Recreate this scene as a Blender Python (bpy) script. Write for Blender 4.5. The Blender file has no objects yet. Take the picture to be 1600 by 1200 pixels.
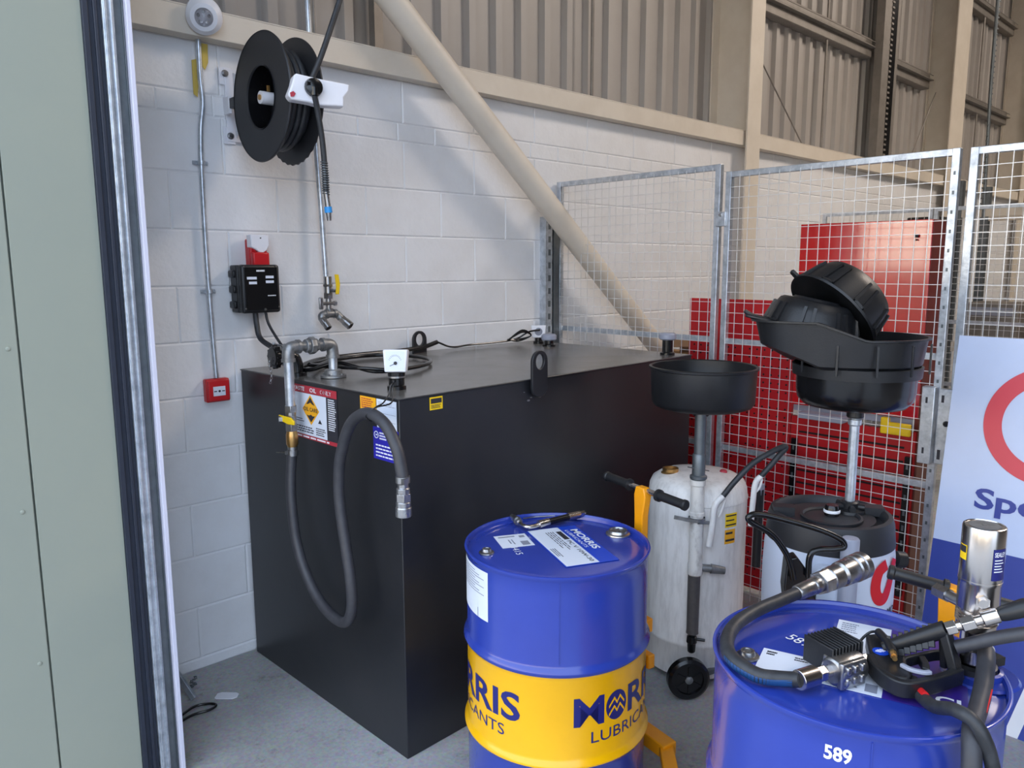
import bpy, bmesh, math, random
from mathutils import Vector, Matrix
random.seed(7)
SC = bpy.context.scene
COL = SC.collection
PI = math.pi
R = math.radians

# ---------------------------------------------------------------- camera, sky, lights, exposure
cam_data = bpy.data.cameras.new('camera')
cam_data.sensor_fit = 'HORIZONTAL'; cam_data.sensor_width = 36.0
cam_data.lens = 36.0 * 1200.0 / 1600.0
cam_data.clip_end = 300
cam = bpy.data.objects.new('camera', cam_data); COL.objects.link(cam)
_r = ((0.729, 0.105, -0.677), (-0.685, 0.108, -0.721), (-0.003, 0.989, 0.150))
cam.matrix_world = Matrix(((_r[0][0], _r[0][1], _r[0][2], 0), (_r[1][0], _r[1][1], _r[1][2], 0), (_r[2][0], _r[2][1], _r[2][2], 1.74), (0, 0, 0, 1)))
SC.camera = cam
SC.view_settings.view_transform = 'Standard'
SC.view_settings.look = 'None'
SC.view_settings.gamma = 1.0
SC.view_settings.use_curve_mapping = False
SC.view_settings.exposure = 0.2

world = bpy.data.worlds.new('sky'); SC.world = world; world.use_nodes = True
bg = world.node_tree.nodes['Background']
bg.inputs[0].default_value = (0.64, 0.78, 1.0, 1); bg.inputs[1].default_value = 2.9

# sun stands behind the building: it lights the yard and the added facade opposite, the doorway stays in shade
sun_d = bpy.data.lights.new('sun', 'SUN'); sun_d.energy = 15.0; sun_d.angle = R(0.6); sun_d.color = (1.0, 0.93, 0.82)
sun = bpy.data.objects.new('sun', sun_d); COL.objects.link(sun); sun.location = (20, -4, 20)
sun.rotation_euler = Vector((-0.80, 0.10, -0.62)).to_track_quat('-Z', 'Y').to_euler()

def area(name, loc, target, sx, sy, power, col):
    l = bpy.data.lights.new(name, 'AREA'); l.shape = 'RECTANGLE'; l.size = sx; l.size_y = sy
    l.energy = power; l.color = col
    o = bpy.data.objects.new(name, l); COL.objects.link(o); o.location = loc
    o.rotation_euler = (Vector(target) - Vector(loc)).to_track_quat('-Z', 'Y').to_euler()
    return o
# high level factory lighting under the roof (inside the hall)
area('high_bay_light', (7.5, -1.5, 6.4), (6.0, 0.0, 0), 1.6, 1.6, 230, (1.0, 0.86, 0.74))
area('high_bay_light', (3.2, -2.0, 6.4), (3.0, -0.5, 0), 1.8, 1.8, 30, (1.0, 0.90, 0.80))
area('high_bay_light', (13.0, -1.0, 6.4), (13.0, 0.0, 0), 3, 3, 200, (1.0, 0.88, 0.76))

# ---------------------------------------------------------------- materials
def lin(c):
    return tuple(((x / 255.0) / 12.92 if x / 255.0 <= 0.04045 else ((x / 255.0 + 0.055) / 1.055) ** 2.4) for x in c)
def mat(name, rgb, rough=0.5, metal=0.0, rgb2=None, scale=8.0, amt=0.5, bump=0.0, bscale=60.0, spec=0.5, coat=0.0, stretch=(1, 1, 1), alpha=1.0, trans=0.0, lo=0.4, hi=0.7, rvar=0.0):
    m = bpy.data.materials.new(name); m.use_nodes = True
    nt = m.node_tree; b = nt.nodes['Principled BSDF']
    c = lin(rgb) + (1,)
    b.inputs['Base Color'].default_value = c
    b.inputs['Roughness'].default_value = rough; b.inputs['Metallic'].default_value = metal
    b.inputs['Specular IOR Level'].default_value = spec
    b.inputs['Coat Weight'].default_value = coat; b.inputs['Coat Roughness'].default_value = 0.08
    if trans: b.inputs['Transmission Weight'].default_value = trans
    tc = nt.nodes.new('ShaderNodeTexCoord'); mp = nt.nodes.new('ShaderNodeMapping')
    mp.inputs['Scale'].default_value = stretch
    nt.links.new(tc.outputs['Object'], mp.inputs['Vector'])
    nz = nt.nodes.new('ShaderNodeTexNoise'); nz.inputs['Scale'].default_value = scale; nz.inputs['Detail'].default_value = 6
    nz.inputs['Roughness'].default_value = 0.65
    nt.links.new(mp.outputs[0], nz.inputs['Vector'])
    rp = nt.nodes.new('ShaderNodeValToRGB'); rp.color_ramp.elements[0].position = lo; rp.color_ramp.elements[1].position = hi
    c2 = lin(rgb2) + (1,) if rgb2 else tuple(x * 0.93 for x in c[:3]) + (1,)
    rp.color_ramp.elements[0].color = c
    rp.color_ramp.elements[1].color = tuple(c[i] * (1 - amt) + c2[i] * amt for i in range(3)) + (1,)
    nt.links.new(nz.outputs['Fac'], rp.inputs[0]); nt.links.new(rp.outputs[0], b.inputs['Base Color'])
    if rvar:
        mr = nt.nodes.new('ShaderNodeMapRange'); mr.inputs['To Min'].default_value = max(0.03, rough - rvar); mr.inputs['To Max'].default_value = rough + rvar
        nt.links.new(nz.outputs['Fac'], mr.inputs[0]); nt.links.new(mr.outputs[0], b.inputs['Roughness'])
    if bump:
        n2 = nt.nodes.new('ShaderNodeTexNoise'); n2.inputs['Scale'].default_value = bscale; n2.inputs['Detail'].default_value = 4
        nt.links.new(mp.outputs[0], n2.inputs['Vector'])
        bp = nt.nodes.new('ShaderNodeBump'); bp.inputs['Strength'].default_value = bump; bp.inputs['Distance'].default_value = 0.01
        nt.links.new(n2.outputs['Fac'], bp.inputs['Height']); nt.links.new(bp.outputs[0], b.inputs['Normal'])
    return m

M = {}
M['block'] = mat('painted_block', (226, 226, 228), 0.5, rgb2=(212, 210, 209), scale=3, amt=0.6, bump=0.25, bscale=45)
M['clad'] = mat('white_cladding', (164, 158, 153), 0.45, rgb2=(152, 145, 139), scale=2, amt=0.5)
M['cream'] = mat('cream_steel_paint', (214, 204, 190), 0.5, rgb2=(196, 184, 168), scale=4, amt=0.5)
M['girt'] = mat('dull_galvanised', (140, 134, 128), 0.5, 0.5, rgb2=(112, 106, 100), scale=10)
M['green'] = mat('pale_green_cladding', (148, 153, 140), 0.55, rgb2=(141, 148, 138), scale=1.2, amt=0.8)
M['navy'] = mat('dark_navy_seal', (38, 44, 58), 0.5, rgb2=(28, 32, 44), scale=12)
M['galv'] = mat('galvanised_steel', (206, 212, 220), 0.34, 0.7, rgb2=(150, 158, 168), scale=26, amt=0.8, rvar=0.12, bump=0.06)
M['galvdark'] = mat('weathered_galvanised', (112, 118, 122), 0.45, 0.7, rgb2=(84, 90, 96), scale=20)
M['zinc'] = mat('zinc_wire', (226, 226, 226), 0.35, 0.35, rgb2=(190, 190, 190), scale=20)
M['edgewhite'] = mat('white_edge_trim', (206, 206, 222), 0.5)
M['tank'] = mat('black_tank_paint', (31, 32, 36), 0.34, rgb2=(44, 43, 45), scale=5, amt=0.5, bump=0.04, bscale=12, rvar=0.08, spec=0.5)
M['tanktop'] = mat('tank_top_sheen', (88, 85, 82), 0.24, rgb2=(112, 108, 104), scale=4, amt=0.8, bump=0.03, bscale=10, rvar=0.07, spec=0.6)  # tank paint lightened: reflection of the bright wall put into the colour
M['black'] = mat('black_plastic', (24, 25, 28), 0.42, rgb2=(36, 37, 40), scale=10, bump=0.05, bscale=200)
M['blackgloss'] = mat('black_gloss', (18, 18, 20), 0.2)
M['reelblack'] = mat('reel_black', (34, 35, 39), 0.5, rgb2=(42, 43, 47), scale=6)
M['rubber'] = mat('black_rubber', (36, 38, 42), 0.5, rgb2=(60, 62, 66), scale=30, amt=0.6, bump=0.1)
M['rubbergrey'] = mat('grey_black_hose', (50, 50, 55), 0.5, rgb2=(66, 66, 70), scale=30, amt=0.5)
M['white'] = mat('white_plastic', (226, 226, 232), 0.4)
M['paper'] = mat('white_label', (216, 222, 234), 0.5)
M['ink'] = mat('dark_print', (40, 40, 48), 0.6)
M['inkgrey'] = mat('grey_print', (130, 134, 148), 0.6)
M['inkwhite'] = mat('white_print', (232, 234, 240), 0.6)
M['red'] = mat('red_plastic', (192, 26, 34), 0.35)
M['redprint'] = mat('red_print', (172, 44, 58), 0.5)
M['redmetal'] = mat('red_gloss_enamel', (196, 10, 20), 0.16, rgb2=(180, 8, 18), scale=3, coat=1.0, bump=0.008, bscale=60)
M['redmetal'].node_tree.nodes['Principled BSDF'].inputs['Coat IOR'].default_value = 1.9
M['bank'] = mat('added_bank_dark', (54, 52, 42), 0.9, rgb2=(34, 38, 26), scale=3)
M['facade'] = mat('added_facade_pale', (236, 226, 208), 0.7)
M['redmatt'] = mat('red_enamel', (182, 16, 26), 0.4, rgb2=(150, 14, 22), scale=5)
M['darkred'] = mat('shaded_red_enamel', (104, 26, 20), 0.45, rgb2=(86, 30, 22), scale=8)  # bench red darkened in colour for the shaded side return
M['brown'] = mat('brown_edge', (104, 58, 44), 0.55, rgb2=(88, 48, 36), scale=8)
M['hole'] = mat('dark_slot', (24, 8, 10), 0.7)
M['yellow'] = mat('yellow_label', (240, 200, 20), 0.5)
M['amber'] = mat('amber_label', (240, 172, 20), 0.5)
M['tape'] = mat('yellow_tape', (196, 170, 80), 0.6)
M['blueprint'] = mat('blue_label', (38, 34, 160), 0.45)
M['drumblue'] = mat('blue_drum_paint', (42, 63, 158), 0.22, rgb2=(38, 56, 146), scale=3, amt=0.7, coat=0.35, bump=0.03, bscale=10, rvar=0.05)
M['drumyellow'] = mat('yellow_drum_paint', (240, 180, 0), 0.26, rgb2=(228, 168, 0), scale=4, coat=0.3)
M['textblue'] = mat('navy_print', (30, 34, 110), 0.35)
M['labelblue'] = mat('royal_label', (14, 66, 190), 0.3)
M['labelpurple'] = mat('purple_label', (62, 38, 130), 0.3, rgb2=(40, 36, 140), scale=5, amt=0.8)
M['chrome'] = mat('polished_steel', (204, 198, 194), 0.22, 1.0, rgb2=(190, 186, 182), scale=4)
M['steel'] = mat('plated_steel', (176, 176, 178), 0.3, 0.95, rgb2=(120, 116, 112), scale=24, amt=0.8, rvar=0.1)
M['castgrey'] = mat('cast_malleable', (150, 152, 154), 0.45, 0.8, rgb2=(104, 104, 106), scale=30, amt=0.8, bump=0.15)
M['brass'] = mat('brass', (196, 156, 96), 0.3, 0.9, rgb2=(160, 110, 70), scale=20)
M['orange'] = mat('orange_paint', (244, 160, 8), 0.4, rgb2=(224, 140, 8), scale=9)
M['dwhite'] = mat('grubby_white_paint', (226, 224, 222), 0.4, rgb2=(150, 144, 138), scale=5, amt=0.55, stretch=(6, 6, 1.2), lo=0.45, hi=0.8, bump=0.05)
M['dwhite2'] = mat('clean_white_paint', (204, 212, 228), 0.35)
M['greyplastic'] = mat('grey_plastic', (150, 154, 170), 0.4)
M['cardboard'] = mat('cardboard', (150, 112, 70), 0.8, rgb2=(120, 88, 56), scale=8)
M['wood'] = mat('pallet_wood', (130, 100, 74), 0.8, rgb2=(84, 62, 46), scale=8)
M['signwhite'] = mat('sign_white', (200, 212, 240), 0.4)
M['signblue'] = mat('sign_blue', (54, 70, 152), 0.4, rgb2=(62, 80, 164), scale=2)
M['signred'] = mat('sign_red', (214, 70, 84), 0.4)
M['signtext'] = mat('sign_navy', (52, 66, 150), 0.4)
M['logored'] = mat('logo_red', (206, 30, 34), 0.4)
M['skyblue'] = mat('blue_band', (40, 140, 210), 0.4)
M['hoseblue'] = mat('blue_hose_cover', (22, 66, 116), 0.45)
M['glass'] = mat('clear_dome', (225, 225, 230), 0.08, trans=0.9)
M['grime'] = mat('grimy_white', (214, 211, 206), 0.45, rgb2=(128, 120, 112), scale=22, amt=0.7, lo=0.5, hi=0.72, stretch=(1, 1, 0.5))
M['greygrip'] = mat('worn_grey_grip', (84, 80, 80), 0.5, rgb2=(60, 58, 58), scale=30)
M['roofdark'] = mat('roof_sheet', (150, 146, 140), 0.6)
M['tarmac'] = mat('yard_tarmac', (110, 110, 112), 0.9, rgb2=(90, 90, 92), scale=3)

def concrete():
    m = mat('concrete_floor', (168, 168, 168), 0.5, rgb2=(132, 130, 128), scale=1.6, amt=0.7, bump=0.12, bscale=80)
    nt = m.node_tree; b = nt.nodes['Principled BSDF']
    tc = nt.nodes.new('ShaderNodeTexCoord')
    sp = nt.nodes.new('ShaderNodeTexNoise'); sp.inputs['Scale'].default_value = 70; sp.inputs['Detail'].default_value = 3
    st = nt.nodes.new('ShaderNodeTexNoise'); st.inputs['Scale'].default_value = 7; st.inputs['Detail'].default_value = 8; st.inputs['Roughness'].default_value = 0.8
    nt.links.new(tc.outputs['Object'], sp.inputs['Vector']); nt.links.new(tc.outputs['Object'], st.inputs['Vector'])
    old = b.inputs['Base Color'].links[0].from_socket
    mx = nt.nodes.new('ShaderNodeMix'); mx.data_type = 'RGBA'; mx.blend_type = 'OVERLAY'; mx.inputs[0].default_value = 0.45
    nt.links.new(old, mx.inputs[6]); nt.links.new(sp.outputs['Color'], mx.inputs[7])
    rp = nt.nodes.new('ShaderNodeValToRGB'); rp.color_ramp.elements[0].position = 0.56; rp.color_ramp.elements[1].position = 0.68
    rp.color_ramp.elements[0].color = (1, 1, 1, 1); rp.color_ramp.elements[1].color = (0.45, 0.41, 0.37, 1)
    nt.links.new(st.outputs['Fac'], rp.inputs[0])
    m2 = nt.nodes.new('ShaderNodeMix'); m2.data_type = 'RGBA'; m2.blend_type = 'MULTIPLY'; m2.inputs[0].default_value = 0.8
    nt.links.new(mx.outputs[2], m2.inputs[6]); nt.links.new(rp.outputs[0], m2.inputs[7])
    nt.links.new(m2.outputs[2], b.inputs['Base Color'])
    return m
M['concrete'] = concrete()

# ---------------------------------------------------------------- mesh builder
def V(*a): return Vector(a)
def basis(z, hint=None):
    z = Vector(z).normalized()
    h = Vector(hint) if hint is not None else (Vector((0, 0, 1)) if abs(z.z) < 0.95 else Vector((1, 0, 0)))
    x = (h - z * h.dot(z)).normalized(); y = z.cross(x)
    return x, y, z
def catmull(pts, seg):
    p = [Vector(q) for q in pts]
    if len(p) < 3 or seg < 2: return p
    out = []
    for i in range(len(p) - 1):
        a = p[i - 1] if i else p[0] * 2 - p[1]; b = p[i]; c = p[i + 1]; d = p[i + 2] if i + 2 < len(p) else p[-1] * 2 - p[-2]
        for k in range(seg):
            t = k / seg
            out.append(0.5 * ((2 * b) + (c - a) * t + (2 * a - 5 * b + 4 * c - d) * t * t + (3 * b - a - 3 * c + d) * t ** 3))
    out.append(p[-1]); return out
_txt = {}
def glyphs(s, bold=0.0):
    k = (s, bold)
    if k not in _txt:
        cu = bpy.data.curves.new('t', 'FONT'); cu.body = s; cu.size = 1.0; cu.offset = bold; cu.resolution_u = 3; cu.fill_mode = 'FRONT'
        o = bpy.data.objects.new('t', cu); COL.objects.link(o)
        dg = bpy.context.evaluated_depsgraph_get(); dg.update()
        me = bpy.data.meshes.new_from_object(o.evaluated_get(dg))
        bm = bmesh.new(); bm.from_mesh(me); bmesh.ops.remove_doubles(bm, verts=bm.verts, dist=1e-5)
        xs = [v.co.x for v in bm.verts]; x0 = min(xs); x1 = max(xs)
        nb = 28
        for i in range(1, nb):
            g = bm.verts[:] + bm.edges[:] + bm.faces[:]
            bmesh.ops.bisect_plane(bm, geom=g, plane_co=(x0 + (x1 - x0) * i / nb, 0, 0), plane_no=(1, 0, 0))
        bm.verts.index_update()
        vs = [(v.co.x, v.co.y) for v in bm.verts]; fs = [[v.index for v in f.verts] for f in bm.faces]
        bm.free(); bpy.data.objects.remove(o); bpy.data.curves.remove(cu); bpy.data.meshes.remove(me)
        ys = [v[1] for v in vs]
        _txt[k] = (vs, fs, (x0, x1, min(ys), max(ys)))
    return _txt[k]

class MB:
    def __init__(s): s.v = []; s.f = []; s.mi = []; s.m = 0
    def add(s, vs, fs):
        n = len(s.v); s.v += [Vector(v) for v in vs]
        for f in fs: s.f.append([n + i for i in f]); s.mi.append(s.m)
        return s
    def box(s, c, d, rz=0.0, mtx=None):
        x, y, z = d[0] / 2, d[1] / 2, d[2] / 2
        q = [Vector((a, b, e)) for a in (-x, x) for b in (-y, y) for e in (-z, z)]
        m = mtx if mtx is not None else Matrix.Rotation(rz, 3, 'Z')
        q = [m @ p + Vector(c) for p in q]
        return s.add(q, [(0, 1, 3, 2), (4, 6, 7, 5), (0, 4, 5, 1), (2, 3, 7, 6), (0, 2, 6, 4), (1, 5, 7, 3)])
    def bar(s, a, b, w, h, up=(0, 0, 1)):
        a = Vector(a); b = Vector(b); x, y, z = basis(b - a, up)
        q = [p + x * i * h / 2 + y * j * w / 2 for p in (a, b) for i, j in ((-1, -1), (1, -1), (1, 1), (-1, 1))]
        return s.add(q, [(3, 2, 1, 0), (4, 5, 6, 7), (0, 1, 5, 4), (1, 2, 6, 5), (2, 3, 7, 6), (3, 0, 4, 7)])
    def lathe(s, prof, o=(0, 0, 0), axis=(0, 0, 1), n=40, closed=False, caps=True):
        o = Vector(o); x, y, z = basis(axis); vs = []
        for r, h in prof:
            for k in range(n):
                a = 2 * PI * k / n; vs.append(o + z * h + (x * math.cos(a) + y * math.sin(a)) * max(r, 1e-4))
        fs = []
        m = len(prof)
        for i in range(m if closed else m - 1):
            j = (i + 1) % m
            for k in range(n):
                l = (k + 1) % n; fs.append((i * n + k, i * n + l, j * n + l, j * n + k))
        if not closed and caps:
            if prof[0][0] > 1e-3: fs.append(tuple(range(n - 1, -1, -1)))
            if prof[-1][0] > 1e-3: fs.append(tuple((m - 1) * n + k for k in range(n)))
        return s.add(vs, fs)
    def cyl(s, a, b, r0, r1=None, n=20):
        a = Vector(a); b = Vector(b); r1 = r0 if r1 is None else r1
        return s.lathe([(r0, 0), (r1, (b - a).length)], a, b - a, n)
    def tube(s, pts, r, n=12, seg=6, radii=None):
        p = catmull(pts, seg); x, y, z = basis(p[1] - p[0]); vs = []; m = len(p)
        for i in range(m):
            t = (p[min(i + 1, m - 1)] - p[max(i - 1, 0)]).normalized()
            x = (x - t * x.dot(t)).normalized(); y = t.cross(x)
            rr = r if radii is None else radii(i / (m - 1))
            for k in range(n):
                a = 2 * PI * k / n; vs.append(p[i] + (x * math.cos(a) + y * math.sin(a)) * rr)
        fs = [(i * n + k, i * n + (k + 1) % n, (i + 1) * n + (k + 1) % n, (i + 1) * n + k) for i in range(m - 1) for k in range(n)]
        fs.append(tuple(range(n - 1, -1, -1))); fs.append(tuple((m - 1) * n + k for k in range(n)))
        return s.add(vs, fs)
    def prism(s, poly, o, u, v, t):
        o = Vector(o); u = Vector(u); v = Vector(v); w = u.cross(v).normalized() * t; n = len(poly)
        q = [o + u * a + v * b for a, b in poly]; q += [p + w for p in q]
        return s.add(q, [tuple(range(n - 1, -1, -1)), tuple(range(n, 2 * n))] + [(i, (i + 1) % n, n + (i + 1) % n, n + i) for i in range(n)])
    def ring(s, outer, inner, o, u, v, t):
        o = Vector(o); u = Vector(u); v = Vector(v); w = u.cross(v).normalized() * t; n = len(outer)
        O_ = [o + u * a + v * b for a, b in outer]; I_ = [o + u * a + v * b for a, b in inner]
        q = O_ + I_ + [p + w for p in O_] + [p + w for p in I_]; fs = []
        for i in range(n):
            j = (i + 1) % n
            fs += [(j, i, n + i, n + j), (2 * n + i, 2 * n + j, 3 * n + j, 3 * n + i), (i, j, 2 * n + j, 2 * n + i), (n + j, n + i, 3 * n + i, 3 * n + j)]
        return s.add(q, fs)
    def text(s, string, o, u, v, h, w=None, bold=0.0, align='l', fn=None):
        vs, fs, (x0, x1, y0, y1) = glyphs(string, bold)
        k = h / (y1 - y0); kx = (w / (x1 - x0)) if w else k
        off = 0 if align == 'l' else (-(x1 - x0) * kx / 2 if align == 'c' else -(x1 - x0) * kx)
        pts = [((a - x0) * kx + off, (b - y0) * k) for a, b in vs]
        if fn: return s.add([fn(a, b) for a, b in pts], fs)
        o = Vector(o); u = Vector(u); v = Vector(v)
        return s.add([o + u * a + v * b for a, b in pts], fs)
    def build(s, name, m, parent=None, world=True, bevel=0.0, ang=35, seg=2):
        me = bpy.data.meshes.new(name)
        vs = s.v
        if parent is not None and world:
            inv = ROOTM[parent.name].inverted(); vs = [inv @ v for v in vs]
        me.from_pydata([tuple(v) for v in vs], [], s.f)
        for x in (m if isinstance(m, (list, tuple)) else [m]): me.materials.append(M[x])
        me.polygons.foreach_set('material_index', s.mi)
        me.polygons.foreach_set('use_smooth', [True] * len(me.polygons))
        me.update(); me.set_sharp_from_angle(angle=R(ang))
        o = bpy.data.objects.new(name, me); COL.objects.link(o)
        if parent is not None: o.parent = parent; ROOTM[o.name] = ROOTM[parent.name]
        if parent is None and world is not True:
            pass
        if bevel:
            b = o.modifiers.new('bevel', 'BEVEL'); b.width = bevel; b.segments = seg; b.limit_method = 'ANGLE'; b.angle_limit = R(40); b.harden_normals = False
        return o
ROOTM = {}
def thing(name, label, cat, loc=(0, 0, 0), rz=0.0, group=None):
    o = bpy.data.objects.new(name, None); o.empty_display_size = 0.1; COL.objects.link(o)
    o.location = loc; o.rotation_euler = (0, 0, rz)
    ROOTM[o.name] = Matrix.Translation(Vector(loc)) @ Matrix.Rotation(rz, 4, 'Z')
    o['label'] = label; o['category'] = cat
    if group: o['group'] = group
    return o
def tag(o, label, cat, group=None, kind=None):
    o['label'] = label; o['category'] = cat
    if group: o['group'] = group
    if kind: o['kind'] = kind
    return o
def single(mb, name, m, loc, label, cat, group=None, **k):
    """a thing that is one mesh: its origin goes to loc"""
    mb.v = [v - Vector(loc) for v in mb.v]
    o = mb.build(name, m, None, **k); o.location = loc
    return tag(o, label, cat, group)
def struct(mb, name, m, **k):
    o = mb.build(name, m, None, **k); o['kind'] = 'structure'; return o
def circ(r, n=32, cx=0, cy=0): return [(cx + r * math.cos(2 * PI * i / n), cy + r * math.sin(2 * PI * i / n)) for i in range(n)]
def hexa(mb, a, b, r): return mb.cyl(a, b, r, r, 6)

class Face:
    """flat label surface: origin o, right u, up v (unit vectors), width w, height h in metres; coordinates 0..1"""
    def __init__(s, o, u, v, w, h): s.o = Vector(o); s.u = Vector(u).normalized(); s.v = Vector(v).normalized(); s.n = s.u.cross(s.v); s.w = w; s.h = h
    def p(s, x, y, d=0.0): return s.o + s.u * (x * s.w) + s.v * (y * s.h) + s.n * d
    def rect(s, mb, x0, y0, x1, y1, d=0.0012, t=0.0004):
        return mb.prism([(x0 * s.w, y0 * s.h), (x1 * s.w, y0 * s.h), (x1 * s.w, y1 * s.h), (x0 * s.w, y1 * s.h)], s.p(0, 0, d - t), s.u, s.v, t)
    def poly(s, mb, pts, d=0.0012, t=0.0004):
        return mb.prism([(a * s.w, b * s.h) for a, b in pts], s.p(0, 0, d - t), s.u, s.v, t)
    def text(s, mb, st, x, y, hh, w=None, bold=0.0, align='l', d=0.0014):
        return mb.text(st, s.p(x, y, d), s.u, s.v, hh * s.h, w * s.w if w else None, bold, align)
    def lines(s, mb, x0, y0, x1, y1, n, fill=0.45, d=0.0013, rag=0.25):
        for i in range(n):
            y = y1 - (y1 - y0) * (i + 0.5) / n; hh = (y1 - y0) / n * fill / 2
            x = x0
            xe = x1 - (x1 - x0) * rag * random.random()
            while x < xe:
                wd = (x1 - x0) * random.uniform(0.08, 0.2); s.rect(mb, x, y - hh, min(x + wd, xe), y + hh, d); x += wd + (x1 - x0) * 0.03

# ================================================================ THE SETTING
WY = 3.23                                   # inner face of the block wall
b = MB(); b.box((12, -3, -0.1), (37.0, 26, 0.2)); fl = struct(b, 'floor', 'concrete')
# painted block wall, V-jointed courses
b = MB()
zs = [0.0, 0.052] + [0.052 + 0.2303 * k for k in range(1, 11)] + [2.44, 2.64]
b.box((10.22, WY + 0.075, 1.32), (19.56, 0.14, 2.64))
for i in range(len(zs) - 1):
    z0, z1 = zs[i], zs[i + 1]; hgt = z1 - z0
    pitch = 0.456
    x = 1.16 - 0.912 + (0.228 if i % 2 == 0 else 0.0)
    if i == 11: pitch = 0.228; x = 0.9
    if i == 0: x = 0.7; pitch = 19.0
    while x + pitch <= 0.7: x += pitch
    x = max(x, 0.7) if i == 0 else x
    xs = []
    while x < 19.9: xs.append(x); x += pitch
    xs.append(20.0)
    xs[0] = max(xs[0], 0.7)
    for a, c in zip(xs[:-1], xs[1:]):
        e = 0.007; y0 = WY + 0.005; y1 = WY
        q = [(a, y0, z0), (c, y0, z0), (c, y0, z1), (a, y0, z1), (a + e, y1, z0 + e), (c - e, y1, z0 + e), (c - e, y1, z1 - e), (a + e, y1, z1 - e)]
        b.add(q, [(4, 5, 6, 7), (0, 1, 5, 4), (1, 2, 6, 5), (2, 3, 7, 6), (3, 0, 4, 7)])
struct(b, 'wall_back', 'block', ang=12)
# profiled cladding above the block wall
b = MB(); pr = []
x = 0.4
while x < 24.0:
    w = 0.2
    pr += [(x, 3.50), (x + 0.12, 3.50), (x + 0.135, 3.465), (x + 0.185, 3.465)]
    x += w
n = len(pr)
b.add([(a, y, 2.55) for a, y in pr] + [(a, y, 7.4) for a, y in pr], [(i, i + 1, n + i + 1, n + i) for i in range(n - 1)])
b.add([(0.4, 3.56, 2.5), (24, 3.56, 2.5), (24, 3.56, 7.4), (0.4, 3.56, 7.4)], [(0, 1, 2, 3)])
struct(b, 'wall_back_cladding', 'clad', ang=15)
# far end, far side, roof
b = MB(); b.box((24.1, -4, 3.7), (0.2, 16, 7.4)); struct(b, 'wall_right', 'clad')
b = MB(); b.box((12.3, -12.1, 3.7), (23.4, 0.2, 7.4)); struct(b, 'wall_near', 'clad')
b = MB(); b.box((12.3, -4.3, 7.5), (23.6, 15.8, 0.2)); struct(b, 'ceiling', 'roofdark')
# pale green cladding pier at the left of the wide door opening (y -4.5 .. 2.58), and the rest of the front wall
YJ = 2.58
b = MB()
b.box((0.5925, 2.945, 3.7), (0.234, 0.73, 7.4)); b.box((0.373, 2.945, 3.7), (0.194, 0.73, 7.4)); b.box((0.5, 2.95, 3.7), (0.2, 0.7, 7.4))
b.box((0.77, -8.3, 3.7), (0.12, 7.6, 7.4)); b.box((0.77, -0.96, 5.65), (0.12, 7.08, 3.5))
for (rx, rz_) in ((0.4455, 0.55), (0.441, 1.03), (0.446, 1.513), (0.444, 2.02), (0.441, 2.5)):
    b.lathe([(0.0075, 0), (0.006, 0.003), (0.0, 0.0045)], (rx, YJ + 0.0003, rz_), (0, -1, 0), 12)
struct(b, 'wall_front', 'green', bevel=0.0015)
b = MB(); b.box((0.7365, YJ + 0.02, 2.3), (0.054, 0.04, 4.6)); b.box((0.7185, YJ - 0.004, 2.3), (0.016, 0.010, 4.6)); b.box((0.745, YJ - 0.005, 2.3), (0.010, 0.012, 4.6)); struct(b, 'trim_1', 'navy', bevel=0.002)
b = MB(); b.box((0.7800, YJ + 0.014, 2.3), (0.032, 0.05, 4.6)); b.box((0.7705, YJ - 0.014, 2.3), (0.007, 0.010, 4.6)); b.box((0.788, YJ - 0.013, 2.3), (0.005, 0.008, 4.6)); struct(b, 'trim_2', 'galv', bevel=0.0015)
b = MB(); b.box((0.8115, YJ + 0.025, 2.3), (0.030, 0.04, 4.6)); b.box((0.823, YJ + 0.002, 2.3), (0.003, 0.012, 4.6)); struct(b, 'trim_3', 'galvdark', bevel=0.001)
b = MB(); b.box((0.8335, YJ + 0.004, 2.3), (0.014, 0.060, 4.6)); struct(b, 'trim_4', 'edgewhite', bevel=0.002)
# steel channel on top of the block wall
b = MB(); b.box((10.22, 3.24, 2.745), (19.56, 0.17, 0.006)); b.box((10.22, 3.193, 2.6925), (19.56, 0.072, 0.107))
struct(b, 'trim_5', 'cream', bevel=0.002)
# added sunlit building face, out of view, for the red panel's bright reflection
b = MB(); b.box((-24, -2, 3.0), (0.3, 60, 6.2))
for k in range(40): b.box((-23.83, -30 + k * 1.5, 3.0), (0.04, 0.06, 6.2))
struct(b, 'wall_added_across_yard', 'facade')
# added unseen dark bank, darkens the lower part of the red panel's reflection
b = MB()
for (by, ry, hz) in ((6.2, 2.6, 1.78), (12.5, 5.0, 1.5), (-2.0, 7.0, 1.4), (-16, 9.0, 1.5)):
    vs = []; fs = []; nu, nv = 24, 8
    for i in range(nv + 1):
        for k in range(nu): a = 2 * PI * k / nu; e = PI / 2 * i / nv; w_ = 1 + 0.06 * math.sin(k * 2.3 + i); vs.append((-14 + 2.2 * math.cos(e) * math.cos(a) * w_, by + ry * math.cos(e) * math.sin(a) * w_, -0.03 + hz * math.sin(e)))
    fs = [(i * nu + k, i * nu + (k + 1) % nu, (i + 1) * nu + (k + 1) % nu, (i + 1) * nu + k) for i in range(nv) for k in range(nu)]
    b.add(vs, fs)
struct(b, 'ground_added_bank', 'bank', ang=60)
# yard outside and sky is the world
b = MB(); b.box((-22, -2, -0.12), (45, 60, 0.2)); struct(b, 'ground', 'tarmac')

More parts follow.
